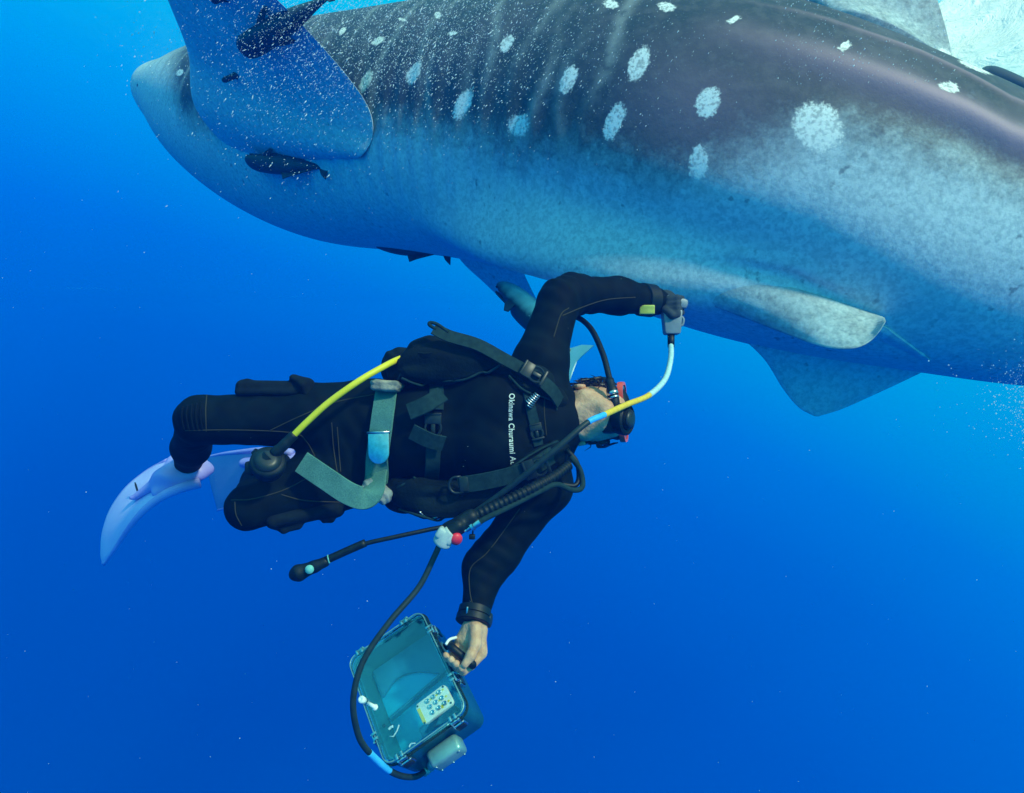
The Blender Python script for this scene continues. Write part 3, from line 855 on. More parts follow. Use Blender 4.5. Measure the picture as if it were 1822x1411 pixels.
def free_strap(name, pts, w, parent, mat=None, normal=CAMN, thick=.003, n=40):
    return put(name, ribbon(spl(PP(pts), n), normal, w, thick), mat or M_WEB, parent, smooth=40)
def buckle(px, py, ang, w, h, parent, lift=.006, tree=None, pos=None, nn=None):
    """side-release buckle: a body with two slots, two curved prongs and a crossbar"""
    l, n_ = shoot(tree or gear_tree, px, py, lift)
    n_ = nrm(n_ * .4 + CAMN * .6)
    if pos is not None: l, n_ = pos, nn
    x = np.array([math.cos(ang), 0, -math.sin(ang)])
    m = face_basis(l, n_, x)
    parts = [rbox((w * .42, h, .008), .0025, m @ np.array(Matrix.Translation((-w * .27, 0, 0)))), rbox((w * .12, h * 1.04, .010), .002, m @ np.array(Matrix.Translation((w * .42, 0, 0)))),
             rbox((w * .09, h, .009), .002, m @ np.array(Matrix.Translation((-w * .46, 0, .002)))), rbox((w * .36, h * .26, .007), .002, m @ np.array(Matrix.Translation((w * .12, 0, 0))))]
    for s_ in (-1, 1):
        q = spl([(w * .38, s_ * h * .30, 0), (w * .16, s_ * h * .46, .001), (-w * .02, s_ * h * .44, .001), (-w * .12, s_ * h * .30, 0)], 10)
        parts.append(tube(xf(q, m), .0028, 6))
    return put('buckle', join(parts), M_BUCKLE, parent, smooth=35)
free_strap('shoulder_strap', [(772, 584, 1.585), (800, 598, 1.585), (850, 613, 1.585), (900, 640, 1.59), (945, 664, 1.60)], .032, vest, normal=nrm(np.array([.1, -1, .35])))
loop = spl(PP([(776, 586, 1.585), (764, 578, 1.586), (766, 574, 1.588), (778, 577, 1.588), (798, 591, 1.588)]), 20)
put('pull_loop', tube(loop, .0042, 8), M_WEB, vest)
free_strap('shoulder_strap', [(938, 660, 1.600), (962, 676, 1.592), (984, 696, 1.60), (997, 716, 1.63)], .034, vest, normal=nrm(np.array([.35, -1, .25])))
buckle(952, 662, .52, .062, .040, vest, pos=P(950, 664, 1.584), nn=nrm(np.array([.2, -1, .3])))
free_strap('shoulder_strap', [(816, 864, 1.575), (860, 857, 1.570), (905, 847, 1.568), (945, 834, 1.570), (985, 808, 1.60)], .041, vest, normal=nrm(np.array([0, -1, -.15])))
buckle(962, 828, -.35, .062, .046, vest, pos=P(955, 831, 1.562), nn=nrm(np.array([0, -1, -.15])))
for px, py, r1, r2 in ((812, 863, .017, .015),):
    l, n_ = P(px, py, 1.572), CAMN
    m = face_basis(l, nrm(n_ + CAMN), (1, 0, .1))
    a = np.linspace(math.pi * .5, math.pi * 1.5, 20)
    q = np.vstack([[(.012, .019, 0)], np.stack([r1 * np.cos(a), .019 * np.sin(a), 0 * a], 1), [(.012, -.019, 0), (.012, .019, 0)]])
    put('d_ring', join([tube(xf(q, m), .0032, 8), rbox((.022, .034, .005), .0015, m @ np.array(Matrix.Translation((.018, 0, .001))))]), M_BUCKLE, vest)
def panel(name, rows_pix, lift, thick, mat):
    rows = []
    for r in rows_pix:
        rr_ = []
        for x, y in spl(np.array(r, float), 5):
            l, n_ = shoot(gear_tree, x, y, lift)
            rr_.append(l if l is not None else P(x, y, (rr_[-1][1] if rr_ else 1.62)))
        rows.append(rr_)
    return put(name, sheet(rows, thick), mat, vest, smooth=50)
panel('front_panel', [[(712, 640), (710, 656), (716, 668)], [(735, 622), (736, 648), (745, 676)], [(770, 612), (772, 645), (785, 682)], [(810, 610), (815, 645), (825, 680)], [(850, 614), (855, 640), (862, 664)], [(886, 628), (890, 640), (893, 650)]], .006, .009, M_NYLON)
panel('front_panel', [[(700, 868), (704, 885), (712, 898)], [(735, 856), (740, 884), (748, 912)], [(780, 852), (784, 884), (790, 920)], [(825, 850), (828, 880), (832, 912)], [(870, 848), (872, 868), (874, 888)]], .006, .009, M_NYLON)
panel('shoulder_panel', [[(908, 648), (906, 662), (904, 676)], [(935, 650), (932, 675), (928, 698)], [(962, 652), (962, 682), (960, 708)], [(984, 670), (986, 692), (986, 716)]], .006, .008, M_NYLON)
panel('shoulder_panel', [[(905, 828), (908, 850), (912, 872)], [(935, 808), (940, 835), (946, 862)], [(964, 792), (970, 818), (978, 846)], [(988, 782), (994, 802), (1000, 824)]], .006, .008, M_NYLON)
for pix in ([(716, 669), (746, 678), (786, 684), (826, 681), (864, 665), (894, 650)], [(714, 899), (750, 912), (792, 920), (834, 912), (875, 888)], [(735, 857), (780, 853), (826, 851), (870, 849)], [(905, 676), (930, 698), (962, 709), (986, 717)], [(906, 829), (936, 809), (965, 793), (988, 783)]):
    L, _ = on(gear_tree, pix, .012, 50)
    put('edge_binding', tube(L, .0030, 6), M_WEB, vest)
# chest strap with its spiral clip
strap('chest_strap', [(938, 700), (944, 728), (952, 760), (957, 792)], .026, vest)
buckle(953, 768, 1.35, .040, .030, vest, .008)
l, n_ = shoot(gear_tree, 943, 712, .014)
a = np.linspace(0, 2 * math.pi * 6.2, 150)
ax_ = nrm(np.array([.55, -.2, .55])); m = face_basis(l - ax_ * .016, ax_, (0, -1, 0))
rr = np.interp(a, [0, a[-1]], [.0125, .0065])
put('spiral_clip', tube(xf(np.stack([rr * np.cos(a), rr * np.sin(a), np.linspace(0, .034, len(a))], 1), m), .0019, 6), M_STEEL, vest)
# waist strap with buckle and two loose tabs
strap('waist_strap', [(777, 683), (777, 705), (776, 730)], .036, vest, lift=.005)
strap('waist_strap', [(771, 788), (770, 815), (768, 850)], .036, vest, lift=.004)
buckle(771, 757, 1.57, .060, .040, vest, .010)
free_strap('strap_tab', [(788, 700, 1.575), (760, 718, 1.560), (727, 733, 1.565)], .042, vest, normal=nrm(np.array([-.2, -1, .3])))
free_strap('strap_tab', [(790, 790, 1.58), (765, 784, 1.57), (732, 768, 1.572)], .040, vest, normal=nrm(np.array([0, -1, -.35])))
for q in ([(742, 704), (790, 694), (860, 680)], ):
    pass
# piping, pocket and handle details
for pix in ([(716, 655), (760, 676), (820, 674), (888, 645)], [(706, 690), (712, 668), (735, 640), (790, 630), (870, 632)], [(700, 872), (730, 858), (780, 856), (835, 852)], [(712, 905), (760, 921), (820, 918)], [(965, 660), (985, 690), (990, 730)]):
    L, _ = on(gear_tree, pix, .001, 40)
    put('piping', tube(L, .0026, 6), M_WEB, vest)
strap('side_panel', [(745, 640), (780, 640), (815, 645)], .040, vest, M_NYLON, lift=.004, thick=.006)
L, _ = on(gear_tree, [(748, 908), (760, 917), (775, 917), (784, 906)], .006, 20)
put('d_ring', tube(L, .0022, 6), M_STEEL, vest)
mk = []
L, _ = on(gear_tree, [(764, 617), (772, 613), (785, 611), (795, 610)], .002, 16); mk.append(tube(L, .0022, 6))
L, _ = on(gear_tree, [(716, 642), (713, 650), (712, 655)], .002, 10); mk.append(tube(L, .0018, 6))
[put('white_mark', q, M_PRINT, vest) for q in mk]
put('strap_slide', join([tube(spl(PP([(986, 655, 1.66), (990, 658, 1.66), (990, 688, 1.66), (985, 690, 1.66)]), 20), .003, 6)]), M_BUCKLE, vest)

# air cylinder on the back
M_TANK = noisy('painted_cylinder', (.25, .28, .30), (.34, .37, .38), 12, .4, 0, .4, .05)
tk = thing('scuba_tank', P(850, 752, 1.97), 'grey air cylinder strapped to the back of the diver vest', 'air tank')
m = face_basis(P(700, 752, 1.985), nrm(P(980, 752, 1.985) - P(700, 752, 1.985)), (0, 1, 0))
put('cylinder', lathe([(.01, -.01), (.06, -.008), (.085, .012), (.086, .04), (.086, .40), (.075, .45), (.045, .475), (.022, .485), (.02, .50)], 28, m), M_TANK, tk)
put('valve', join([lathe([(.018, .49), (.018, .54), (.012, .545)], 16, m), rbox((.03, .07, .03), .006, m @ np.array(Matrix.Translation((0, .01, .525))))]), M_STEEL, tk)

# weight belt
belt = thing('weight_belt', P(672, 800, 1.62), 'teal webbing weight belt with steel buckle and loose end at the diver hips', 'weight belt')
L, Nn = on(gear_tree, [(690, 692), (685, 735), (678, 785), (672, 825), (668, 862)], .009, 44)
put('webbing', ribbon(L, Nn * .5 + CAMN * .5, .057, .005), M_BELT, belt, smooth=40)
put('webbing', ribbon(spl(np.vstack([L[-8], P(664, 872, 1.575), P(648, 886, 1.565), P(620, 878, 1.56), P(580, 852, 1.565), P(536, 822, 1.575)]), 50), nrm(np.array([-.15, -1, .15])), .054, .004), M_BELT, belt, smooth=40)
bk = prism([(-.0255, .036), (.0255, .036)] + [(.0255 * math.cos(t), -.012 + -.026 * math.sin(t)) for t in np.linspace(0, math.pi, 14)], .004,
           face_basis(P(674, 797, L[23][1] - .016), nrm(np.array([-.1, -1, .10])), (1, 0, .04)), .0012)
bko = put('buckle_plate', bk, M_STEEL, belt, smooth=35)
m = face_basis(P(674, 797, L[23][1] - .018), nrm(np.array([-.1, -1, .10])), (1, 0, .04))
put('hinge_bar', tube(xf(np.array([(-.028, .037, 0), (.028, .037, 0)]), m), .0032, 10), M_STEEL, bko)
def weight_block(cx, cy, d, w, h, dep, ang):
    bm = bmesh.new(); bmesh.ops.create_cube(bm, size=1); bmesh.ops.scale(bm, vec=(w, dep, h), verts=bm.verts)
    bmesh.ops.bevel(bm, geom=bm.edges[:], offset=min(w, h, dep) * .4, segments=4, affect='EDGES', profile=.5)
    bmesh.ops.subdivide_edges(bm, edges=bm.edges[:], cuts=1, use_grid_fill=True)
    for v in bm.verts: v.co += v.normal * .0015 * math.sin(v.co.x * 210 + v.co.z * 330 + v.co.y * 170)
    return from_bm(bm, np.array(Matrix.Translation(Vector(P(cx, cy, d))) @ Matrix.Rotation(ang, 4, 'Y')))
put('lead_weight', weight_block(690, 686, 1.645, .072, .028, .09, .06), M_LEAD, belt)
M_LEAD2 = noisy('grey_coated_lead', (.16, .20, .22), (.30, .34, .35), 34, .7, 0, .2, .6, 130, dist=.003)
put('lead_weight', weight_block(674, 872, 1.64, .078, .040, .09, .55), M_LEAD2, belt)

# mask
M_RED = noisy('red_mask_frame', (.72, .07, .045), (.85, .10, .06), 30, .35, 0, .5, .05)
M_LENS = principled('mask_lens', (.02, .04, .05), .06, 0, .8)[0]
mask = thing('dive_mask', P(1104, 734, 1.77), 'dive mask with red frame and black skirt on the diver face', 'dive mask')
MC = P(1108, 733, 1.762); mn = nrm(np.array([.95, -.28, .05]))
mb = face_basis(MC, mn, (0, 0, 1))           # x up the picture (across the face), y along the face
ring = [(x, y, 0) for x, y in rrect(.150, .088, .030, 6)]; ring = np.array(ring + ring[:2])
put('skirt', sdf([('e', P(1088, 735, 1.760), (.046, .046, .064)), ('e', P(1100, 735, 1.765), (.030, .052, .070))], .004, .02), M_BLACK, mask)
put('frame', ribbon(xf(ring, mb), np.array([nrm(mb[:3, 0] * x * .6 + mb[:3, 1] * y) for x, y, z in ring]), .015, .008), M_RED, mask, smooth=50)
put('lens', (lambda s_: s_)(prism(rrect(.138, .076, .026, 5), .004, mb @ np.array(Matrix.Translation((0, 0, .004))), .001)), M_LENS, mask, smooth=35)
for pts, up_ in (([(1096, 684, 1.775), (1080, 676, 1.80), (1068, 672, 1.86), (1064, 690, 1.93)], 1.0), ([(1096, 788, 1.775), (1082, 792, 1.80), (1068, 796, 1.86), (1064, 780, 1.93)], -1.0)):
    put('strap', ribbon(spl(PP(pts), 24), np.array([0, 0, up_]), .018, .003), M_BLACK, mask)
# regulator
reg = thing('regulator', P(1100, 745, 1.66), 'black round regulator in the diver mouth with a thin hose arching from behind the arm', 'regulator')
rn = nrm(np.array([.80, -.60, -.02])); m = face_basis(P(1093, 745, 1.675), rn, (0, 0, 1))
rb = put('second_stage', join([lathe([(.012, -.02), (.026, -.015), (.034, .0), (.039, .016), (.041, .030), (.040, .036), (.035, .040), (.033, .036), (.028, .036), (.026, .042), (.012, .045), (.001, .046)], 32, m),
                               rbox((.030, .05, .04), .008, m @ np.array(Matrix.Translation((.02, -.01, .002)))), rbox((.05, .05, .05), .014, m @ np.array(Matrix.Translation((-.012, .012, -.01))))]), M_BLACK, reg, smooth=40)
put('purge_cover', lathe([(.022, .0415), (.024, .046), (.012, .049), (.001, .050)], 28, m), M_BUCKLE, rb)
hs = spl(PP([(985, 565, 1.90), (1020, 562, 1.87), (1050, 583, 1.82), (1072, 628, 1.75), (1084, 672, 1.70), (1091, 702, 1.675)]), 50)
put('hose', tube(hs, .0078, 10), M_BLACK, reg)
put('hose_end', tube(spl(PP([(1084, 676, 1.695), (1090, 700, 1.675), (1095, 735, 1.665)]), 12), [.012] * 4 + [.0145] * 6 + [.012] * 2, 12), M_BLACK, reg)
put('swivel', join([tube(PP([(1089, 697, 1.668), (1091, 702, 1.666)]), .0152, 12), tube(PP([(1091, 706, 1.666), (1092, 709, 1.665)]), .0152, 12)]), M_STEEL, reg)

# spare regulator on a yellow hose
M_YEL = noisy('yellow_hose_rubber', (.72, .58, .01), (.80, .66, .02), 40, .45, 0, .4, .1, 200)
oc = thing('spare_regulator', P(480, 825, 1.55), 'black spare regulator on a bright yellow hose lying across the thighs', 'regulator')
put('hose', tube(spl(PP([(770, 640, 1.76), (735, 632, 1.71), (712, 638, 1.65), (685, 651, 1.60), (640, 677, 1.56), (585, 716, 1.545), (545, 752, 1.54), (520, 777, 1.54)]), 60), .0076, 12), M_YEL, oc)
put('hose_end', tube(spl(PP([(524, 773, 1.54), (505, 792, 1.535), (488, 808, 1.535)]), 14), [.0115] * 5 + [.0125] * 5 + [.014] * 4, 12), M_BLACK, oc)
m = face_basis(P(477, 826, 1.535), nrm(np.array([.25, -.75, .55])), (1, 0, 0))
ob = put('second_stage', join([lathe([(.015, -.03), (.035, -.022), (.040, 0), (.040, .012), (.036, .017), (.02, .021), (.001, .022)], 28, m), tube(PP([(480, 812, 1.53), (462, 830, 1.525), (446, 838, 1.53)]), [.018, .017, .013], 12),
                               rbox((.02, .03, .03), .006, np.array(Matrix.Translation(Vector(P(446, 832, 1.53))))), tube(PP([(462, 806, 1.54), (456, 812, 1.54)]), .015, 12)]), M_BLACK, oc, smooth=40)
put('purge_cover', lathe([(.030, .018), (.031, .022), (.014, .026), (.001, .026)], 24, m), M_BUCKLE, ob)

# inflator with corrugated hose, red button and low pressure hose
M_GREY = noisy('grey_plastic', (.36, .42, .44), (.46, .52, .53), 40, .5, 0, .3, .1)
M_REDB = noisy('red_button_plastic', (.80, .02, .04), (.88, .04, .07), 40, .4, 0, .4, .05)
inf = thing('inflator', P(800, 950, 1.46), 'black corrugated inflator hose with grey head and red button below the vest', 'inflator')
pth = spl(PP([(1012, 828, 1.585), (985, 848, 1.545), (940, 872, 1.50), (890, 896, 1.475), (835, 922, 1.46)]), 260)
put('corrugated_hose', tube(pth, 0.0116 + .0011 * np.sign(np.sin(np.arange(260) * .62)) * np.abs(np.sin(np.arange(260) * .62)) ** .6, 14), M_BLACK, inf)
hd = put('head', sdf([c((838, 920, 1.46), (800, 946, 1.455), .018, .021), c((815, 936, 1.44), (800, 948, 1.44), .014, .016), c((800, 946, 1.455), (786, 952, 1.455), .020, .014)], .0035, .008), M_BLACK, inf)
put('mouthpiece', join([tube(spl(PP([(803, 946, 1.435), (792, 956, 1.435), (786, 966, 1.44)]), 10), [.015, .016, .016, .0165, .017, .018, .019, .020, .021, .020], 18), rbox((.040, .03, .026), .006, np.array(Matrix.Translation(Vector(P(792, 953, 1.435))) @ Matrix.Rotation(.6, 4, 'Y')))]), M_GREY, hd)
put('button', lathe([(.0135, -.01), (.0135, .004), (.012, .008), (.001, .0095)], 22, face_basis(P(811, 958, 1.432), nrm(np.array([.35, -.85, -.25])), (1, 0, 0))), M_REDB, hd)
put('low_pressure_hose', tube(spl(PP([(1015, 812, 1.60), (1032, 836, 1.60), (1036, 866, 1.585), (1018, 872, 1.565), (990, 862, 1.535), (960, 874, 1.51), (905, 902, 1.475), (868, 920, 1.46), (852, 929, 1.455)]), 90), .0066, 10), M_WEB, inf)
put('hose_loop', tube(spl(PP([(1008, 800, 1.62), (1026, 822, 1.61), (1030, 850, 1.60), (1022, 864, 1.59), (1000, 862, 1.58)]), 50), .0062, 10), M_BLACK, inf)
put('connector', join([tube(PP([(854, 928, 1.452), (843, 935, 1.452)]), .0078, 14), tube(PP([(842, 935, 1.452), (838, 938, 1.452)]), .0105, 14), tube(PP([(836, 938, 1.452), (828, 943, 1.452)]), .006, 12), tube(PP([(826, 938, 1.447), (827, 945, 1.447)]), .004, 8)]), M_STEEL, inf, smooth=40)
put('dust_cap', join([tube(PP([(842, 940, 1.452), (841, 950, 1.452)]), .0018, 6), rbox((.013, .01, .011), .002, np.array(Matrix.Translation(Vector(P(840, 955, 1.452)))))]), M_BLACK, inf)

# gauge on its hose
M_TEALP = noisy('teal_plastic', (.12, .42, .40), (.18, .52, .48), 30, .5)
gg = thing('pressure_gauge', P(545, 1015, 1.55), 'black pressure gauge trailing on a thin hose below the diver thighs', 'gauge')
put('hose', tube(spl(PP([(830, 918, 1.66), (800, 934, 1.60), (760, 943, 1.58), (700, 956, 1.56), (645, 969, 1.55), (590, 992, 1.545), (575, 1000, 1.545)]), 60), .0055, 10), M_BLACK, gg)
put('hose_sleeve', tube(spl(PP([(650, 966, 1.55), (620, 979, 1.548), (580, 997, 1.545)]), 12), .0092, 12), M_BLACK, gg)
put('body', sdf([c((578, 1000, 1.545), (560, 1008, 1.54), .012, .013), c((560, 1008, 1.54), (530, 1020, 1.54), .013, .019, (1, .7, 1)), c((530, 1020, 1.54), (523, 1023, 1.54), .018, .010)], .003, .008), M_BLACK, gg)
put('dial', lathe([(.010, 0), (.010, .003), (.001, .004)], 20, face_basis(P(551, 1013, 1.528), nrm(np.array([.1, -1, .2])), (1, 0, 0))), M_TEALP, gg)
put('cable_tie', tube(spl(PP([(583, 988, 1.545), (584, 994, 1.538), (586, 1002, 1.54)]), 8), .0022, 6), M_TEALP, gg)

# watch, and the band on the other wrist
wt = thing('dive_watch', P(843, 1094, 1.6), 'black dive watch on a wide band at the wrist above the case', 'watch')
m = face_basis(P(843.5, 1094, 1.597), nrm(P(846, 1092, 1.6) - P(862, 1010, 1.67)), (1, 0, 0))
put('band', lathe([(.036, -.017), (.039, -.016), (.0395, .0), (.037, .001), (.0375, .003), (.041, .004), (.0415, .018), (.039, .020), (.036, .020)], 30, m), M_BLACK, wt, smooth=40)
put('case', join([lathe([(.016, 0), (.017, .004), (.017, .010), (.014, .012), (.001, .0125)], 20, face_basis(P(866, 1103, 1.60), nrm(np.array([.95, -.2, -.1])), (0, 0, 1)))]), M_BUCKLE, wt)
put('buckle', rbox((.004, .004, .020), .001, np.array(Matrix.Translation(Vector(P(831, 1087, 1.562))) @ Matrix.Rotation(.1, 4, 'Y'))), M_STEEL, wt)
M_LIME = noisy('yellow_green_plastic', (.55, .56, .10), (.66, .68, .16), 30, .5)
wb = thing('wrist_band', P(1150, 540, 1.97), 'black wrist band with a ribbed yellow-green clip beside the probe', 'wrist band')
m = face_basis(P(1150, 534, 1.978), nrm(P(1168, 536, 2.0) - P(1100, 527, 1.92)), (0, 0, 1))
put('band', lathe([(.046, -.022), (.049, -.02), (.049, .02), (.046, .022)], 30, m), M_BLACK, wb, smooth=40)
cl_m = basis(P(1151, 551, 1.925), (1, 0, 0), (0, 1, 0), (0, 0, 1))
clip = put('clip', rbox((.044, .010, .026), .002, cl_m), M_LIME, wb, smooth=35)
put('clip_ribs', join([rbox((.042, .003, .0018), .0005, cl_m @ np.array(Matrix.Translation((0, -.0058, -.0105 + q * .0035)))) for q in range(7)]), M_LIME, clip, smooth=35)
put('lens', lathe([(.020, 0), (.019, .006), (.012, .012), (.001, .015)], 20, face_basis(P(1113, 550, 1.935), nrm(np.array([0, -.5, -.85])), (1, 0, 0))), M_LENS, wb)

# swim fins
M_LAV = noisy('lavender_rubber', (.32, .29, .76), (.40, .37, .84), 12, .45, 0, .4, .1)
M_LAV2 = noisy('pale_lavender_blade', (.54, .50, .90), (.62, .58, .94), 10, .4, 0, .4, .08)
M_BLADE = noisy('blue_grey_blade', (.20, .32, .62), (.26, .38, .66), 10, .45, 0, .4, .08)
f1 = thing('swim_fin', P(330, 832, 2.0), 'lavender swim fin with a pale curved blade on the upper foot', 'swim fin', 'the pair of swim fins')
put('foot_pocket', sdf([c((354, 836, 2.00), (305, 846, 1.97), .042, .050, (1, 1, .58)), c((305, 846, 1.97), (240, 885, 1.97), .050, .016, (1, 1, .5)), c((318, 824, 2.0), (346, 828, 2.0), .036, .036, (1, 1, .8)),
                        c((352, 842, 1.97), (280, 876, 1.93), .024, .016)], .005, .025), M_LAV, f1)
oe = [(298, 818, 2.06), (262, 838, 2.10), (225, 868, 2.11), (198, 905, 2.11), (184, 945, 2.10), (181, 980, 2.08), (183, 1004, 2.06)]
ie = [(352, 858, 1.94), (318, 868, 1.91), (283, 884, 1.90), (252, 908, 1.90), (225, 940, 1.92), (200, 978, 1.97), (185, 1005, 2.03)]
put('blade', sheet([[P(*a), P((a[0] * .6 + b[0] * .4), (a[1] * .6 + b[1] * .4), a[2] * .6 + b[2] * .4 - .005), P(*b)] for a, b in zip(oe, ie)], .008), M_LAV2, f1)
put('rail', tube(spl(PP([(q[0] + 3, q[1] + 1, q[2]) for q in ie[:-1]] + [ie[-1]]), 40), np.linspace(.016, .003, 40), 10), M_LAV, f1)
put('rail', tube(spl(PP(oe), 40), np.linspace(.005, .003, 40), 10), M_LAV, f1)
vp = np.array([P(244, 872, 1.985), P(238, 866, 1.99), P(239, 878, 1.985), P(246, 886, 1.975)])
put('blade_vent', tube(spl(PP([(240, 858, 2.0), (243, 868, 1.992), (248, 884, 1.972)]), 12), [.001, .002, .0025, .003, .003, .003, .003, .003, .0025, .002, .0015, .001], 8), M_BLACK, f1)
f2 = thing('swim_fin', P(510, 825, 2.1), 'lavender swim fin with a blue-grey blade behind the lower knee', 'swim fin', 'the pair of swim fins')
put('foot_pocket', sdf([c((528, 822, 2.08), (490, 826, 2.08), .040, .044, (1, 1, .75)), c((490, 826, 2.08), (440, 824, 2.14), .040, .026, (1, 1, .7))], .005, .02), M_LAV, f2)
te = [(520, 805, 2.06), (470, 801, 2.10), (430, 804, 2.16), (396, 808, 2.23), (366, 814, 2.30)]
be = [(520, 846, 2.10), (480, 878, 2.10), (448, 892, 2.15), (415, 901, 2.22), (387, 908, 2.28)]
put('blade', sheet([[P(*a), P((a[0] + b[0]) / 2 - 2, (a[1] + b[1]) / 2, (a[2] + b[2]) / 2), P(*b)] for a, b in zip(te, be)], .007), M_BLADE, f2)
put('rail', tube(spl(PP(te), 30), np.linspace(.012, .004, 30), 8), M_LAV, f2)
put('rail', tube(spl(PP(be), 30), np.linspace(.012, .004, 30), 8), M_LAV, f2)
# ---------------------------------------------------------------- probe with cable, and the instrument case
M_PROBE = noisy('probe_grey_plastic', (.17, .21, .26), (.22, .26, .31), 40, .45, 0, .4, .1)
M_CABLE = noisy('cable_dark_sheath', (.008, .022, .024), (.014, .032, .034), 60, .5, 0, .3, .1)
M_TAPEW = noisy('pale_blue_tape', (.36, .60, .64), (.50, .70, .72), 120, .7, 0, .2, .5, 260)
M_TAPEY = noisy('amber_tape', (.74, .46, .03), (.84, .56, .06), 90, .6, 0, .3, .4, 220)
M_TAPEB = noisy('bright_blue_tape', (.03, .38, .85), (.05, .46, .92), 60, .5, 0, .3, .2, 220)
probe = thing('ultrasound_probe', P(1195, 575, 2.0), 'grey ultrasound probe held against the shark belly with a taped cable to the case', 'ultrasound probe')
pz = nrm(np.array([.02, .05, 1.0]))
put('handle', join([prism([(-.023, -.036), (.023, -.036), (.030, .036), (-.030, .036)], .040, face_basis(P(1195, 574, 1.985), np.array([0, -1, 0.05]), (1, 0, 0)), .006)]), M_PROBE, probe, smooth=35)
put('transducer_head', rbox((.085, .06, .030), .010, np.array(Matrix.Translation(Vector(P(1196, 538, 2.00))) @ Matrix.Rotation(.22, 4, 'Y'))), M_PROBE, probe, smooth=35)
put('side_clip', tube(spl(PP([(1211, 562, 1.98), (1216, 568, 1.98), (1214, 578, 1.98), (1208, 580, 1.98)]), 14), .004, 8), M_PROBE, probe)
put('cable_boot', tube(PP([(1194, 592, 1.985), (1194, 604, 1.975), (1194, 617, 1.965)]), [.011, .0105, .010], 14), M_BLACK, probe)
cab = [(1194, 612, 1.968), (1193, 640, 1.92), (1183, 675, 1.85), (1155, 703, 1.74), (1115, 720, 1.62), (1075, 738, 1.52), (1045, 752, 1.48), (1000, 790, 1.46), (950, 832, 1.46), (900, 872, 1.475),
       (850, 908, 1.495), (805, 940, 1.51), (785, 965, 1.50), (772, 992, 1.49), (745, 1045, 1.47), (692, 1108, 1.43), (647, 1175, 1.40), (629, 1240, 1.385), (634, 1295, 1.395), (652, 1333, 1.42), (698, 1374, 1.48), (738, 1382, 1.54), (766, 1364, 1.585)]
cp = spl(PP(cab), 640)
cpx = cp[:, 0] / cp[:, 1] * F + 911; cpy = 705.5 - cp[:, 2] / cp[:, 1] * F
def cut(i0, i1, r, nme, mat, wob=0.0):
    q = cp[i0:i1 + 1]
    rr_ = r * (1 + wob * np.sin(np.arange(len(q)) * 1.9))
    put(nme, tube(q, rr_, 12), mat, probe)
iA = int(np.argmin(np.abs(cpx - 1155) + 99 * (cpy > 760))); iB = int(np.argmin(np.abs(cpx - 1075) + 99 * (cpy > 800))); iC = int(np.argmin(np.abs(cpx - 1046) + 99 * (cpy > 800)))
iD = int(np.argmin((cpx - 657) ** 2 + (cpy - 1338) ** 2)); iE = int(np.argmin((cpx - 694) ** 2 + (cpy - 1370) ** 2))
cut(0, iA, .0078, 'cable_wrap', M_TAPEW, .05); cut(iA, iB, .0074, 'cable_wrap', M_TAPEY, .04); cut(iB, iC, .0070, 'cable_wrap', M_TAPEB)
cut(iC, iD, .0066, 'cable', M_CABLE); cut(iD, iE, .0074, 'cable_wrap', M_TAPEB); cut(iE, 639, .0068, 'cable', M_CABLE)

CR = np.array([[.83113997, .46498736, .30494771], [.09619197, -.660365, .74475847], [.54768007, -.58966501, -.5935838]])
CC = np.array([-.25190344, 1.55, -.66544972]); CW, CH, CD = .2146, .2766, .159
CM = basis(CC, CR[:, 0], CR[:, 1], CR[:, 2])         # u across, v along, w into the case
CMI = np.linalg.inv(CM)
def cuv(px, py, w=0.0):
    """where a line of sight meets the plane w of the case"""
    d = P(px, py, 1.0); o = CMI[:3, 3]; dd = CMI[:3, :3] @ d
    t = (w - o[2]) / dd[2]
    return o + dd * t
def cz(cx, cy, w=0.0): return cuv(600 + cx / 4.277, 1070 + cy / 4.277, w)
def cT(x, y, z, ang=0.0): return CM @ np.array(Matrix.Translation((x, y, z)) @ Matrix.Rotation(ang, 4, 'Z'))
M_CASE = noisy('dark_teal_case_plastic', (.006, .09, .13), (.01, .11, .155), 14, .28, 0, .5, .05)
M_INNER = noisy('blue_teal_tray', (.004, .42, .72), (.006, .47, .78), 6, .5, 0, .3, .02)
M_SHADEP = noisy('fittings_and_reflection', (.008, .15, .30), (.01, .18, .34), 8, .4, 0, .3, .02)
M_PANEL = noisy('white_panel', (.84, .78, .64), (.90, .85, .72), 60, .6, 0, .3, .1)
M_LABEL = noisy('yellow_label', (.85, .60, .03), (.9, .66, .05), 60, .6, 0, .3, 0)
M_WHITE = noisy('white_plastic', (.75, .78, .78), (.85, .87, .86), 30, .4, 0, .4, .05)
M_ALU = noisy('teal_anodised_aluminium', (.16, .34, .35), (.24, .44, .44), 30, .38, .45, .5, .15, 200)
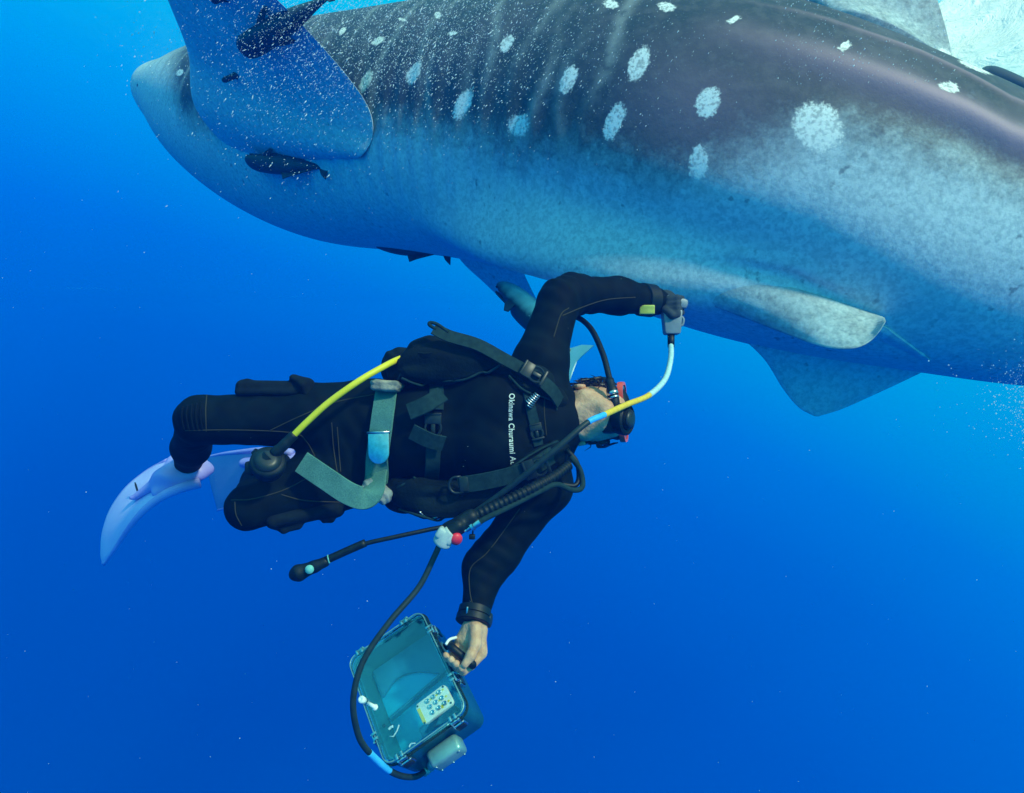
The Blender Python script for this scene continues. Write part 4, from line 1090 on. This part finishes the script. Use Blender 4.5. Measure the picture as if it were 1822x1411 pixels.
def clear_material():
    m = bpy.data.materials.new('clear_acrylic'); m.use_nodes = True
    t = m.node_tree
    for n in list(t.nodes): t.nodes.remove(n)
    out = t.nodes.new('ShaderNodeOutputMaterial'); mx = t.nodes.new('ShaderNodeMixShader')
    tr = t.nodes.new('ShaderNodeBsdfTransparent'); tr.inputs['Color'].default_value = (.86, .97, 1, 1)
    gl = t.nodes.new('ShaderNodeBsdfGlossy'); gl.inputs['Roughness'].default_value = .06; gl.inputs['Color'].default_value = (.55, .9, 1, 1)
    lw = t.nodes.new('ShaderNodeLayerWeight'); lw.inputs['Blend'].default_value = .35
    mr = t.nodes.new('ShaderNodeMapRange'); mr.inputs['To Min'].default_value = .13; mr.inputs['To Max'].default_value = .65
    t.links.new(lw.outputs['Fresnel'], mr.inputs['Value']); t.links.new(mr.outputs['Result'], mx.inputs['Fac'])
    t.links.new(tr.outputs[0], mx.inputs[1]); t.links.new(gl.outputs[0], mx.inputs[2]); t.links.new(mx.outputs[0], out.inputs['Surface'])
    return m
M_CLEAR = clear_material()
case = thing('instrument_case', CC + CR[:, 2] * CD, 'teal instrument case with clear lid and white keypad held by its handle', 'case')
def tray(w, h, d0, d1, t, r, rb):
    """open rounded box: outer wall, rim, inner wall, floor; slightly narrower at the back"""
    o0, i0 = rrect(w, h, r, 6), rrect(w - 2 * t, h - 2 * t, r - t * .5, 6)
    o1 = rrect(w * .985, h * .985, r, 6); o2 = rrect(w * .985 - 2 * rb, h * .985 - 2 * rb, r * .6, 6)
    i1 = rrect(w * .985 - 2 * t, h * .985 - 2 * t, r - t * .5, 6)
    rings = [[(x, y, d1) for x, y in o2], [(x, y, d1 - rb * .3) for x, y in [((a[0] + b[0]) / 2 * 1.012, (a[1] + b[1]) / 2 * 1.012) for a, b in zip(o1, o2)]], [(x, y, d1 - rb) for x, y in o1], [(x, y, d0) for x, y in o0], [(x, y, d0) for x, y in i0], [(x, y, d1 - t * 2) for x, y in i1]]
    n = len(o0); V = np.array([q for rg in rings for q in rg])
    Fc = [(i * n + j, i * n + (j + 1) % n, (i + 1) * n + (j + 1) % n, (i + 1) * n + j) for i in range(len(rings) - 1) for j in range(n)]
    Fc += [tuple(range(n))[::-1], tuple((len(rings) - 1) * n + j for j in range(n))]
    return xf(V, CM), Fc
put('body', tray(CW - .004, CH - .004, .020, CD, .007, .022, .016), M_CASE, case, smooth=35)
# clear lid: a shallow pan with a thick rim
def lid_pan():
    w, h, r = CW, CH, .024
    a0, a1, a2 = rrect(w, h, r, 6), rrect(w - .010, h - .010, r - .003, 6), rrect(w - .024, h - .024, r - .008, 6)
    rings = [[(x, y, .019) for x, y in a2], [(x, y, .019) for x, y in a0], [(x, y, .005) for x, y in a0], [(x, y, 0) for x, y in a1], [(x, y, .0005) for x, y in a2]]
    n = len(a0); V = np.array([q for rg in rings for q in rg])
    Fc = [(i * n + j, i * n + (j + 1) % n, (i + 1) * n + (j + 1) % n, (i + 1) * n + j) for i in range(len(rings) - 1) for j in range(n)]
    Fc.append(tuple((len(rings) - 1) * n + j for j in range(n)))
    return xf(V, CM), Fc
lid = put('lid', lid_pan(), M_CLEAR, case, smooth=30)
lid['label'] = 'clear acrylic lid'
rimp = np.array([(x, y, .0195) for x, y in rrect(CW + .003, CH + .003, .025, 8)]); rimp = np.vstack([rimp, rimp[:1]])
put('gasket', tube(xf(rimp, CM), .0022, 6, False), M_WEB, lid)
rimp = np.array([(x, y, .003) for x, y in rrect(CW - .004, CH - .004, .022, 8)]); rimp = np.vstack([rimp, rimp[:1]])
put('rim_edge', tube(xf(rimp, CM), .0016, 6, False), M_ALU, lid)
# inside: tray floor, smoked divider, fittings, and the lid's dark reflection as a solid shape
put('inner_tray', rbox((CW * .90, CH * .90, .004), .001, cT(0, 0, .110)), M_INNER, case, smooth=35)
put('divider', rbox((CW * .80, .006, .020), .002, cT(-.005, .0, .098, -.12)), M_SHADEP, case, smooth=35)
dv = [(-.09, -.125), (.09, -.125), (.09, .01), (.05, -.035), (.0, -.02), (-.05, -.06), (-.09, -.05)]
dv = dv[:2] + [tuple(q) for q in spl(np.array([(.09, .01), (.055, -.02), (.01, -.055), (-.04, -.07), (-.09, -.05)]), 14)]
put('lid_reflection', prism(dv[::-1], .012, cT(0, 0, .102), .003), M_SHADEP, case, smooth=35)  # dark curved reflection on the lid, put in as a coloured solid
put('circuit_box', rbox((.10, .055, .035), .008, cT(.02, .105, .085)), M_SHADEP, case, smooth=35)
# keypad panel
pw = .012
pc = [cz(595, 800, pw), cz(815, 635, pw), cz(905, 770, pw), cz(665, 950, pw)]
ctr = sum(pc) / 4
ea = nrm((pc[1] - pc[0] + pc[2] - pc[3])[:3]); la = (np.linalg.norm(pc[1] - pc[0]) + np.linalg.norm(pc[2] - pc[3])) / 2
lb = (np.linalg.norm(pc[3] - pc[0]) + np.linalg.norm(pc[2] - pc[1])) / 2
pan_m = CM @ basis(ctr, ea, np.cross([0, 0, 1], ea), (0, 0, 1))
panel = put('keypad_panel', prism(rrect(la, lb, .009, 4), .012, pan_m, .002), M_PANEL, case, smooth=35)
panel['label'] = 'white keypad panel with nine round buttons'
ang = math.atan2(ea[1], ea[0])
for x, y in ((778, 692), (735, 727), (800, 735), (690, 760), (755, 768), (822, 775), (711, 802), (776, 810), (730, 845)):
    q = cz(x, y, pw - .006)
    kb = put('button', lathe([(.0050, -.001), (.0050, .003), (.0038, .0042), (.0035, .0028), (.001, .0032)], 14, CM @ basis(q, (1, 0, 0), (0, -1, 0), (0, 0, -1))), M_STEEL, panel)
for x, y in ((803, 672), (757, 713), (827, 722), (712, 745), (848, 757), (779, 752), (800, 795), (803, 805)):
    q = cz(x, y, pw - .0062)
    put('label_sticker', rbox((.0050, .0042, .0006), 0, CM @ basis(q, ea, np.cross([0, 0, 1], ea), (0, 0, 1))), M_LABEL, panel, smooth=False)
q = cz(643, 872, pw - .0062)
put('label_sticker', rbox((.0075, lb * .72, .0006), 0, CM @ basis(q, ea, np.cross([0, 0, 1], ea), (0, 0, 1))), M_LABEL, panel, smooth=False)
for x, y in ((612, 800), (805, 650), (866, 772), (666, 925)):
    put('screw', lathe([(.0022, 0), (.0022, .0016), (.001, .002)], 10, CM @ basis(cz(x, y, pw - .006), (1, 0, 0), (0, -1, 0), (0, 0, -1))), M_BLACK, panel)
# latches: hook plate over the rim, toggle lever on the wall
def latch(u, v, side):
    """side: 'u' on the +u wall, 'v' on the +v wall, '-u', '-v'"""
    dirs = {'u': ((1, 0, 0), (0, 1, 0)), 'v': ((0, 1, 0), (1, 0, 0)), '-u': ((-1, 0, 0), (0, 1, 0)), '-v': ((0, -1, 0), (1, 0, 0))}
    o_, t_ = (np.array(x, float) for x in dirs[side])
    base = np.array([u, v, .0])
    mm = CM @ basis(base, t_, o_, np.cross(t_, o_))
    if np.linalg.det(mm[:3, :3]) < 0: mm = CM @ basis(base, -t_, o_, np.cross(-t_, o_))
    s_ = 1 if (mm[:3, 2] @ CR[:, 2]) > 0 else -1
    parts = [rbox((.024, .004, .012), .001, mm @ np.array(Matrix.Translation((0, .004, s_ * .010)))), rbox((.006, .012, .004), .001, mm @ np.array(Matrix.Translation((-.006, -.003, s_ * -.001)))),
             rbox((.006, .012, .004), .001, mm @ np.array(Matrix.Translation((.006, -.003, s_ * -.001)))),
             rbox((.028, .005, .030), .0015, mm @ np.array(Matrix.Translation((0, .004, s_ * .042))))]
    for a in (-.009, .009):
        parts.append(tube(xf(np.array([(a, .006, s_ * .004), (a, .008, s_ * .02), (a, .006, s_ * .034)]), mm), .0014, 6))
    parts.append(tube(xf(np.array([(-.012, .007, s_ * .024), (.012, .007, s_ * .024)]), mm), .003, 8))
    lt = put('latch', join(parts), M_STEEL, case, smooth=35)
    put('lever', rbox((.022, .004, .022), .001, mm @ np.array(Matrix.Translation((0, .0082, s_ * .042)))), M_BUCKLE, lt, smooth=35)
for x, y, sd in ((690, 215, 'u'), (885, 565, 'u'), (875, 880, 'v'), (470, 1165, 'v')):
    q = cz(x, y, 0)
    if sd == 'u': latch(CW / 2, q[1], 'u')
    else: latch(q[0], CH / 2, 'v')
for x, y, sd in ((500, 140, '-v'), (175, 395, '-v'), (275, 1035, '-u')):
    q = cz(x, y, 0)
    latch(q[0] if sd == '-v' else -CW / 2, q[1] if sd == '-u' else -CH / 2, sd)
# handle with its two white collars on the +u wall
def onwall(px, py):
    d = P(px, py, 1.0); o = CMI[:3, 3]; dd = CMI[:3, :3] @ d
    return o + dd * ((CW / 2 - .003 - o[0]) / dd[0])
r1, r2 = onwall(789, 1153), onwall(810, 1193)
for q in (r1, r2):
    put('handle_collar', lathe([(.010, 0), (.0155, .0), (.0155, .004), (.010, .005)], 20, CM @ basis(q, (0, 1, 0), (0, 0, 1), (1, 0, 0))), M_WHITE, case)
w1, w2 = xf(np.array([r1, r2]), CM)
out = CR[:, 0]
put('handle', tube(spl(np.vstack([w1, w1 + out * .018 + (HB0 - w1) * .25, HB0 + np.array([.003, 0, .004]), (HB0 + HB1) / 2 + out * .004, HB1 + np.array([.004, 0, .002]), w2 + out * .020 + (HB1 - w2) * .25, w2]), 40), .0092, 12), M_BLACK, case)
put('handle_guard', tube(spl(PP([(793, 1147, 1.54), (800, 1138, 1.55), (812, 1134, 1.565)]), 12), .0035, 8), M_WHITE, case)
# metal junction box and cable gland on the +v wall
def onend(px, py):
    d = P(px, py, 1.0); o = CMI[:3, 3]; dd = CMI[:3, :3] @ d
    return o + dd * ((CH / 2 + .02 - o[1]) / dd[1])
jc = onend(600 + 835 / 4.277, 1070 + 1150 / 4.277)
jb = put('junction_box', rbox((.080, .040, .052), .010, CM @ basis(jc, (1, 0, 0), (0, 1, 0), (0, 0, 1)), 3), M_ALU, case, smooth=40)
for a, b_ in ((-.030, .018), (.0, .018), (.030, .018), (-.030, -.018), (.030, -.018)):
    put('screw', lathe([(.0032, 0), (.0032, .0018), (.001, .0026)], 10, CM @ basis(jc + np.array([a, .0195, b_]), (1, 0, 0), (0, 0, -1), (0, 1, 0))), M_STEEL, jb)
ge = xf(np.array([jc + np.array([-.038, .0, .004])]), CM)[0]
gp = spl(np.vstack([ge, ge * .5 + cp[-1] * .5, cp[-1], cp[-14]]), 60)
put('cable_gland', tube(gp, .0095 + .0022 * np.sin(np.arange(60) * 1.1), 12), M_ALU, case)
# white vent valve on the lid, bracket, small screw heads
q = cz(200, 755, -.002)
vm = CM @ basis(q, (1, 0, 0), (0, -1, 0), (0, 0, -1))
vv = put('vent_valve', join([lathe([(.008, -.001), (.0085, .010), (.0075, .013), (.004, .014), (.001, .012)], 18, vm)]), M_WHITE, case)
put('valve_stem', tube(xf(np.array([cz(235, 775, .002), cz(262, 790, .002), cz(290, 805, .002)]), CM), .0045, 12), M_WHITE, vv)
put('valve_cap', lathe([(.007, 0), (.007, .004), (.001, .005)], 16, CM @ basis(cz(292, 808, .004), (1, 0, 0), (0, -1, 0), (0, 0, -1))), M_WHITE, vv)
put('bracket', join([tube(xf(np.array([cz(470, 940, .03), cz(455, 985, .03), cz(428, 1028, .03), cz(398, 1028, .03)]), CM), .0016, 6), tube(xf(spl(np.array([cz(392, 975, .03), cz(405, 960, .03), cz(425, 950, .03)]), 8), CM), .003, 8)]), M_WHITE, case)
put('round_port', lathe([(.0042, 0), (.0042, .003), (.001, .0035)], 14, CM @ basis(cz(358, 948, .03), (1, 0, 0), (0, -1, 0), (0, 0, -1))), M_BLACK, case)
put('bracket', tube(xf(spl(np.array([cz(548, 1110, .02), cz(560, 1085, .02), cz(595, 1080, .02)]), 12), CM), .0016, 6), M_WHITE, case)
# ---------------------------------------------------------------- remoras
host_tree = bvh(join([(BV, BF), FIN_SHAPES[0]]))
M_REM = noisy('dark_remora_skin', (.016, .030, .038), (.03, .048, .056), 9, .5, 0, .3, .2, 120)
M_REMFIN = noisy('dark_fin_membrane', (.010, .018, .024), (.03, .05, .055), 12, .6)
def two_tone(name, dark, pale, z0, z1):
    m, t, b = principled(name, dark, .5)
    tc = t.nodes.new('ShaderNodeTexCoord'); sx = t.nodes.new('ShaderNodeSeparateXYZ')
    nz = t.nodes.new('ShaderNodeTexNoise'); nz.inputs['Scale'].default_value = 14
    ad = t.nodes.new('ShaderNodeMath'); ad.operation = 'MULTIPLY_ADD'; ad.inputs[1].default_value = .05
    mr = t.nodes.new('ShaderNodeMapRange'); mr.inputs['From Min'].default_value = z0; mr.inputs['From Max'].default_value = z1
    mx = t.nodes.new('ShaderNodeMix'); mx.data_type = 'RGBA'
    mx.inputs[6].default_value = (*pale, 1); mx.inputs[7].default_value = (*dark, 1)
    t.links.new(tc.outputs['Object'], sx.inputs[0]); t.links.new(tc.outputs['Object'], nz.inputs['Vector'])
    t.links.new(nz.outputs['Fac'], ad.inputs[0]); t.links.new(sx.outputs['Z'], ad.inputs[2]); t.links.new(ad.outputs[0], mr.inputs['Value'])
    t.links.new(mr.outputs[0], mx.inputs[0]); t.links.new(mx.outputs[2], b.inputs['Base Color'])
    return m
M_REM2 = two_tone('pale_bellied_remora_skin', (.012, .022, .028), (.60, .80, .72), -.05, .03)
M_PALEFIN = noisy('pale_green_fin', (.72, .90, .76), (.82, .95, .84), 16, .6)
def fish_parts(girth):
    prof = [(.50, .006, .012), (.492, .022, .040), (.47, .036, .058), (.42, .052, .070), (.34, .064, .074), (.22, .074, .072), (.08, .078, .066), (-.08, .070, .054), (-.22, .050, .036), (-.34, .030, .020), (-.42, .022, .012), (-.45, .020, .008)]
    prof = spl(np.array(prof), 40); n = 20
    a = np.linspace(0, 2 * np.pi, n, endpoint=False)
    V = np.array([[x, w * girth * math.cos(t), h * girth * (math.sin(t) if math.sin(t) < 0 or x < .2 else .62 * math.sin(t))] for x, h, w in prof for t in a])
    Fc = [(i * n + j, i * n + (j + 1) % n, (i + 1) * n + (j + 1) % n, (i + 1) * n + j) for i in range(39) for j in range(n)] + [tuple(range(n))[::-1], tuple(39 * n + j for j in range(n))]
    body = (V, Fc)
    def flat(o, th_=.006, m=None): return prism(o, th_, m, .0)
    side = np.array(Matrix(((1, 0, 0, 0), (0, 0, 1, 0), (0, 1, 0, 0), (0, 0, 0, 1))))     # x, z outline
    g = girth
    tail = flat([(-.43, .018), (-.50, .070 * g), (-.58, .105 * g), (-.545, .03), (-.535, 0), (-.545, -.03), (-.58, -.105 * g), (-.50, -.070 * g), (-.43, -.018)], .006, side)
    dors_ = flat([(.00, .068 * g), (-.06, .125 * g), (-.14, .095 * g), (-.34, .040 * g), (-.40, .022 * g), (-.30, .02 * g), (-.1, .05 * g)], .006, side)
    anal = flat([(.00, -.068 * g), (-.06, -.125 * g), (-.14, -.095 * g), (-.34, -.040 * g), (-.40, -.022 * g), (-.30, -.02 * g), (-.1, -.05 * g)][::-1], .006, side)
    pec = []
    for s_ in (-1, 1):
        m = np.array(Matrix.Translation((.20, s_ * .062 * g, .0)) @ Matrix.Rotation(s_ * .7, 4, 'X'))
        pec.append(flat([(0.03, 0), (-.02, s_ * .05), (-.10, s_ * .085), (-.13, s_ * .07), (-.06, s_ * .0)], .005, m))
    disc = [rbox((.20, .085 * g, .012), .005, np.array(Matrix.Translation((.37, 0, .040 * g))))]
    for q in range(9): disc.append(rbox((.008, .076 * g, .006), .001, np.array(Matrix.Translation((.29 + q * .02, 0, .040 * g + .008)))))
    eyes = [lathe([(.001, -.008), (.008, -.004), (.010, 0), (.008, .004), (.001, .008)], 10, np.array(Matrix.Translation((.43, s_ * .066 * g, .008)))) for s_ in (-1, 1)]
    return body, tail, dors_, anal, pec, join(disc), eyes
def remora(head, tail_, girth, up, label, mats, group='remoras around the whale shark'):
    head, tail_ = np.asarray(head), np.asarray(tail_)
    x = nrm(head - tail_); L = np.linalg.norm(head - tail_) / 1.04
    z = np.asarray(up, float); z = nrm(z - x * (x @ z)); y = np.cross(z, x)
    root = bpy.data.objects.new('remora', None); COL.objects.link(root); root.empty_display_size = .05
    tag(root, label, 'fish', group)
    root.matrix_basis = Matrix([[*(x[i] * L for _ in (0,)), y[i] * L, z[i] * L, ((head + tail_) / 2)[i]] for i in range(3)] + [[0, 0, 0, 1]])
    b, t, d, a, pec, disc, eyes = fish_parts(girth)
    def add(nm, sh, mt):
        o = bpy.data.objects.new(nm, mesh_of(nm, sh[0], sh[1], mt, 40)); COL.objects.link(o); o.parent = root; return o
    add('body', b, mats[0]); add('tail_fin', t, mats[1]); add('dorsal_fin', d, mats[2]); add('anal_fin', a, mats[2])
    for q in pec: add('pectoral_fin', q, mats[2])
    add('sucking_disc', disc, mats[0])
    for q in eyes: add('eye', q, M_EYE)
    return root
def hd_(px, py, lift):
    p, n = shoot(host_tree, px, py, lift)
    return p if p is not None else None
DK = (M_REM, M_REMFIN, M_REMFIN)
h1 = hd_(450, 74, .08); t1_ = P(598, -14, h1[1] - .36)
remora(h1, t1_, 1.2, (0, .6, .8), 'large dark remora under the raised pectoral fin with its tail towards the surface', DK)
h2 = hd_(412, 135, .06); remora(h2, P(472, 113, h2[1] + .0), .85, (0, .8, .6), 'tiny dark remora in the middle of the raised pectoral fin', DK)
h3 = hd_(461, 283, .07); remora(h3, P(582, 297, h3[1] - .25), 1.3, (.1, .35, .9), 'plump dark remora on the shark flank below the raised pectoral fin', DK)
h4 = P(374, 0, h1[1] - .1); remora(h4, P(436, -22, h4[1] - .05), 1.7, (0, .8, .6), 'dark remora near the tip of the raised pectoral fin', DK)
remora(P(664, 430, 3.72), P(800, 448, 3.42), 1.25, (0, .25, 1), 'remora hidden under the belly with only its small dark fins hanging below', DK)
remora(P(893, 508, 2.85), P(1024, 640, 2.25), 1.05, (-.6, .5, -.6), 'pale-tailed remora on the far pectoral fin behind the diver arm', (M_REM2, M_PALEFIN, M_REMFIN))
remora(P(1742, 122, 2.45), P(1935, 232, 2.30), 1.35, (.15, .6, -.6), 'grey-green remora lying along the back behind the dorsal fin', (two_tone('grey_green_remora_skin', (.16, .24, .26), (.03, .06, .08), -.03, .05), M_REMFIN, M_REMFIN))
# ---------------------------------------------------------------- water: specks, bubbles, surface, haze
M_BUB, _t, _b = principled('bright_bubbles', (.85, .92, .95), .35, 0, .6)
_b.inputs['Alpha'].default_value = .55
def specks(name, pts, size, stretch, label, cat='bubbles'):
    """tiny drops, each a stretched eight-sided bead, joined because nobody could count them"""
    base = np.array([(1, 0, 0), (-1, 0, 0), (0, 1, 0), (0, -1, 0), (0, 0, 1), (0, 0, -1)], float)
    fc = np.array([(0, 2, 4), (2, 1, 4), (1, 3, 4), (3, 0, 4), (2, 0, 5), (1, 2, 5), (3, 1, 5), (0, 3, 5)])
    n = len(pts)
    dirv = np.array([.62, .1, .78]) + rng.normal(0, .22, (n, 3)); dirv /= np.linalg.norm(dirv, axis=1)[:, None]
    V = base[None] * size[:, None, None]
    V = V + dirv[:, None] * ((V * dirv[:, None]).sum(-1) * (stretch[:, None] - 1))[..., None]
    V = (V + pts[:, None]).reshape(-1, 3)
    Fc = (fc[None] + 6 * np.arange(n)[:, None, None]).reshape(-1, 3)
    o = put(name, (V, Fc), M_BUB)
    tag(o, label, cat, kind='stuff')
def scatter(n, fx, fy, fd):
    px, py, d = fx(n), fy(n), fd(n)
    return np.stack([(px - 911) / F * d, d, -(py - 705.5) / F * d], 1), d
N_ = lambda m, s_: (lambda n: rng.normal(m, s_, n))
UNI = lambda a, b: (lambda n: rng.uniform(a, b, n))
sets = [scatter(4800, N_(540, 105), N_(40, 90), UNI(1.6, 3.0)), scatter(6500, N_(760, 120), N_(60, 75), UNI(1.6, 2.7)), scatter(1500, N_(1000, 130), N_(60, 90), UNI(1.4, 2.2)),
        scatter(700, N_(500, 100), N_(190, 80), UNI(1.6, 2.9)), scatter(700, UNI(1380, 1720), UNI(-40, 150), UNI(1.3, 1.9)), scatter(120, N_(270, 60), N_(60, 60), UNI(1.6, 3.0))]
pts = np.vstack([a for a, _ in sets]); dd = np.concatenate([b for _, b in sets])
sz = dd * (.00022 + rng.exponential(.00018, len(dd))).clip(0, .0010)
specks('bubble_cloud', pts, sz, 1.2 + rng.exponential(1.2, len(dd)), 'cloud of fine white bubbles drifting past the shark shoulder')
a, d = scatter(260, UNI(0, 1822), UNI(300, 1411), UNI(1.0, 2.6))
specks('marine_snow', a, d * (.0002 + rng.exponential(.00022, len(d))).clip(0, .001), np.ones(len(d)), 'pale specks suspended in the open blue water')
a, d = scatter(1300, lambda n: 1850 - rng.exponential(32, n), N_(715, 42), UNI(1.5, 2.0))
specks('bubble_spray', a, d * (.0002 + rng.exponential(.00032, len(d))).clip(0, .0014), np.ones(len(d)) * 1.2, 'white bubble spray trailing under the shark tail')

# the surface from below: nearly clear, rippled, with white foam where the back fin breaks it
def surface_material():
    m = bpy.data.materials.new('sea_surface'); m.use_nodes = True
    t = m.node_tree
    for n in list(t.nodes): t.nodes.remove(n)
    N, L = t.nodes, t.links
    out = N.new('ShaderNodeOutputMaterial')
    tr = N.new('ShaderNodeBsdfTransparent'); gl = N.new('ShaderNodeBsdfGlossy'); gl.inputs['Roughness'].default_value = .08; gl.inputs['Color'].default_value = (.8, .95, 1, 1)
    tl = N.new('ShaderNodeBsdfTranslucent'); tl.inputs['Color'].default_value = (1, .88, .85, 1)
    df = N.new('ShaderNodeBsdfDiffuse'); df.inputs['Color'].default_value = (.9, .95, 1, 1)
    m0, m1, m2 = N.new('ShaderNodeMixShader'), N.new('ShaderNodeMixShader'), N.new('ShaderNodeMixShader')
    m0.inputs[0].default_value = .05; L.new(tr.outputs[0], m0.inputs[1]); L.new(gl.outputs[0], m0.inputs[2])
    m1.inputs[0].default_value = .1; L.new(tl.outputs[0], m1.inputs[1]); L.new(df.outputs[0], m1.inputs[2])
    at = N.new('ShaderNodeAttribute'); at.attribute_name = 'foam'
    tc = N.new('ShaderNodeTexCoord'); mp = N.new('ShaderNodeMapping'); mp.inputs['Scale'].default_value = (1.0, .55, 1); mp.inputs['Rotation'].default_value = (0, 0, .7)
    nz = N.new('ShaderNodeTexNoise'); nz.inputs['Scale'].default_value = 3.4; nz.inputs['Detail'].default_value = 7; nz.inputs['Roughness'].default_value = .68; nz.inputs['Distortion'].default_value = 1.6
    L.new(tc.outputs['Object'], mp.inputs['Vector']); L.new(mp.outputs[0], nz.inputs['Vector'])
    ad = N.new('ShaderNodeMath'); ad.operation = 'ADD'; L.new(at.outputs['Fac'], ad.inputs[0]); L.new(nz.outputs['Fac'], ad.inputs[1])
    mr = N.new('ShaderNodeMapRange'); mr.interpolation_type = 'SMOOTHSTEP'; mr.inputs['From Min'].default_value = .98; mr.inputs['From Max'].default_value = 1.12
    L.new(ad.outputs[0], mr.inputs['Value']); L.new(mr.outputs[0], m2.inputs[0]); L.new(m0.outputs[0], m2.inputs[1]); L.new(m1.outputs[0], m2.inputs[2])
    L.new(m2.outputs[0], out.inputs['Surface'])
    bp = N.new('ShaderNodeBump'); bp.inputs['Strength'].default_value = 1.0; bp.inputs['Distance'].default_value = .12
    L.new(nz.outputs['Fac'], bp.inputs['Height'])
    for q in (gl, tl, df): L.new(bp.outputs['Normal'], q.inputs['Normal'])
    return m
nX = 260
gx, gy = np.meshgrid(np.linspace(-12.5, 12.5, nX), np.linspace(-6.5, 16.5, nX))
gz = 2.34 + .05 * np.sin(gx * 1.7 + .8 * np.sin(gy * 1.1)) + .04 * np.sin(gy * 2.3 + gx * .9) + .018 * np.sin(gx * 5.1 + gy * 3.3) + .012 * np.sin(gx * 8.3 - gy * 6.1)
V = np.stack([gx.ravel(), gy.ravel(), gz.ravel()], 1)
Fc = [(i * nX + j, i * nX + j + 1, (i + 1) * nX + j + 1, (i + 1) * nX + j) for i in range(nX - 1) for j in range(nX - 1)]
ws = put('water_surface', (V, Fc), surface_material())
foam = .84 * np.exp(-(((V[:, 0] - 3.4) / 2.2) ** 2 + ((V[:, 1] - 4.5) / 1.3) ** 2) ** 1.4) + .52 * np.exp(-(((V[:, 0] + 1.1) / .8) ** 2 + ((V[:, 1] - 4.3) / .5) ** 2))
fattr(ws.data, 'foam', foam)
tag(ws, 'rippled sea surface seen from below with white foam', 'water', kind='structure')

def add_haze():
    m = bpy.data.materials.new('sea_water_haze'); m.use_nodes = True
    t = m.node_tree
    for n in list(t.nodes): t.nodes.remove(n)
    out = t.nodes.new('ShaderNodeOutputMaterial'); v = t.nodes.new('ShaderNodeVolumePrincipled')
    v.inputs['Density'].default_value = HAZE_DENSITY
    v.inputs['Color'].default_value = (0, .06, .47, 1)
    v.inputs['Absorption Color'].default_value = (0, .85, .95, 1)
    v.inputs['Anisotropy'].default_value = 0.1
    t.links.new(v.outputs['Volume'], out.inputs['Volume'])
    sh = rbox((26, 24, 14), 0)
    o = put('haze', (sh[0] + np.array([0, 5, -4.2]), sh[1]), m, smooth=False)
    tag(o, 'clear blue sea water', 'water', kind='stuff')
HAZE_DENSITY = 0.092
add_haze()
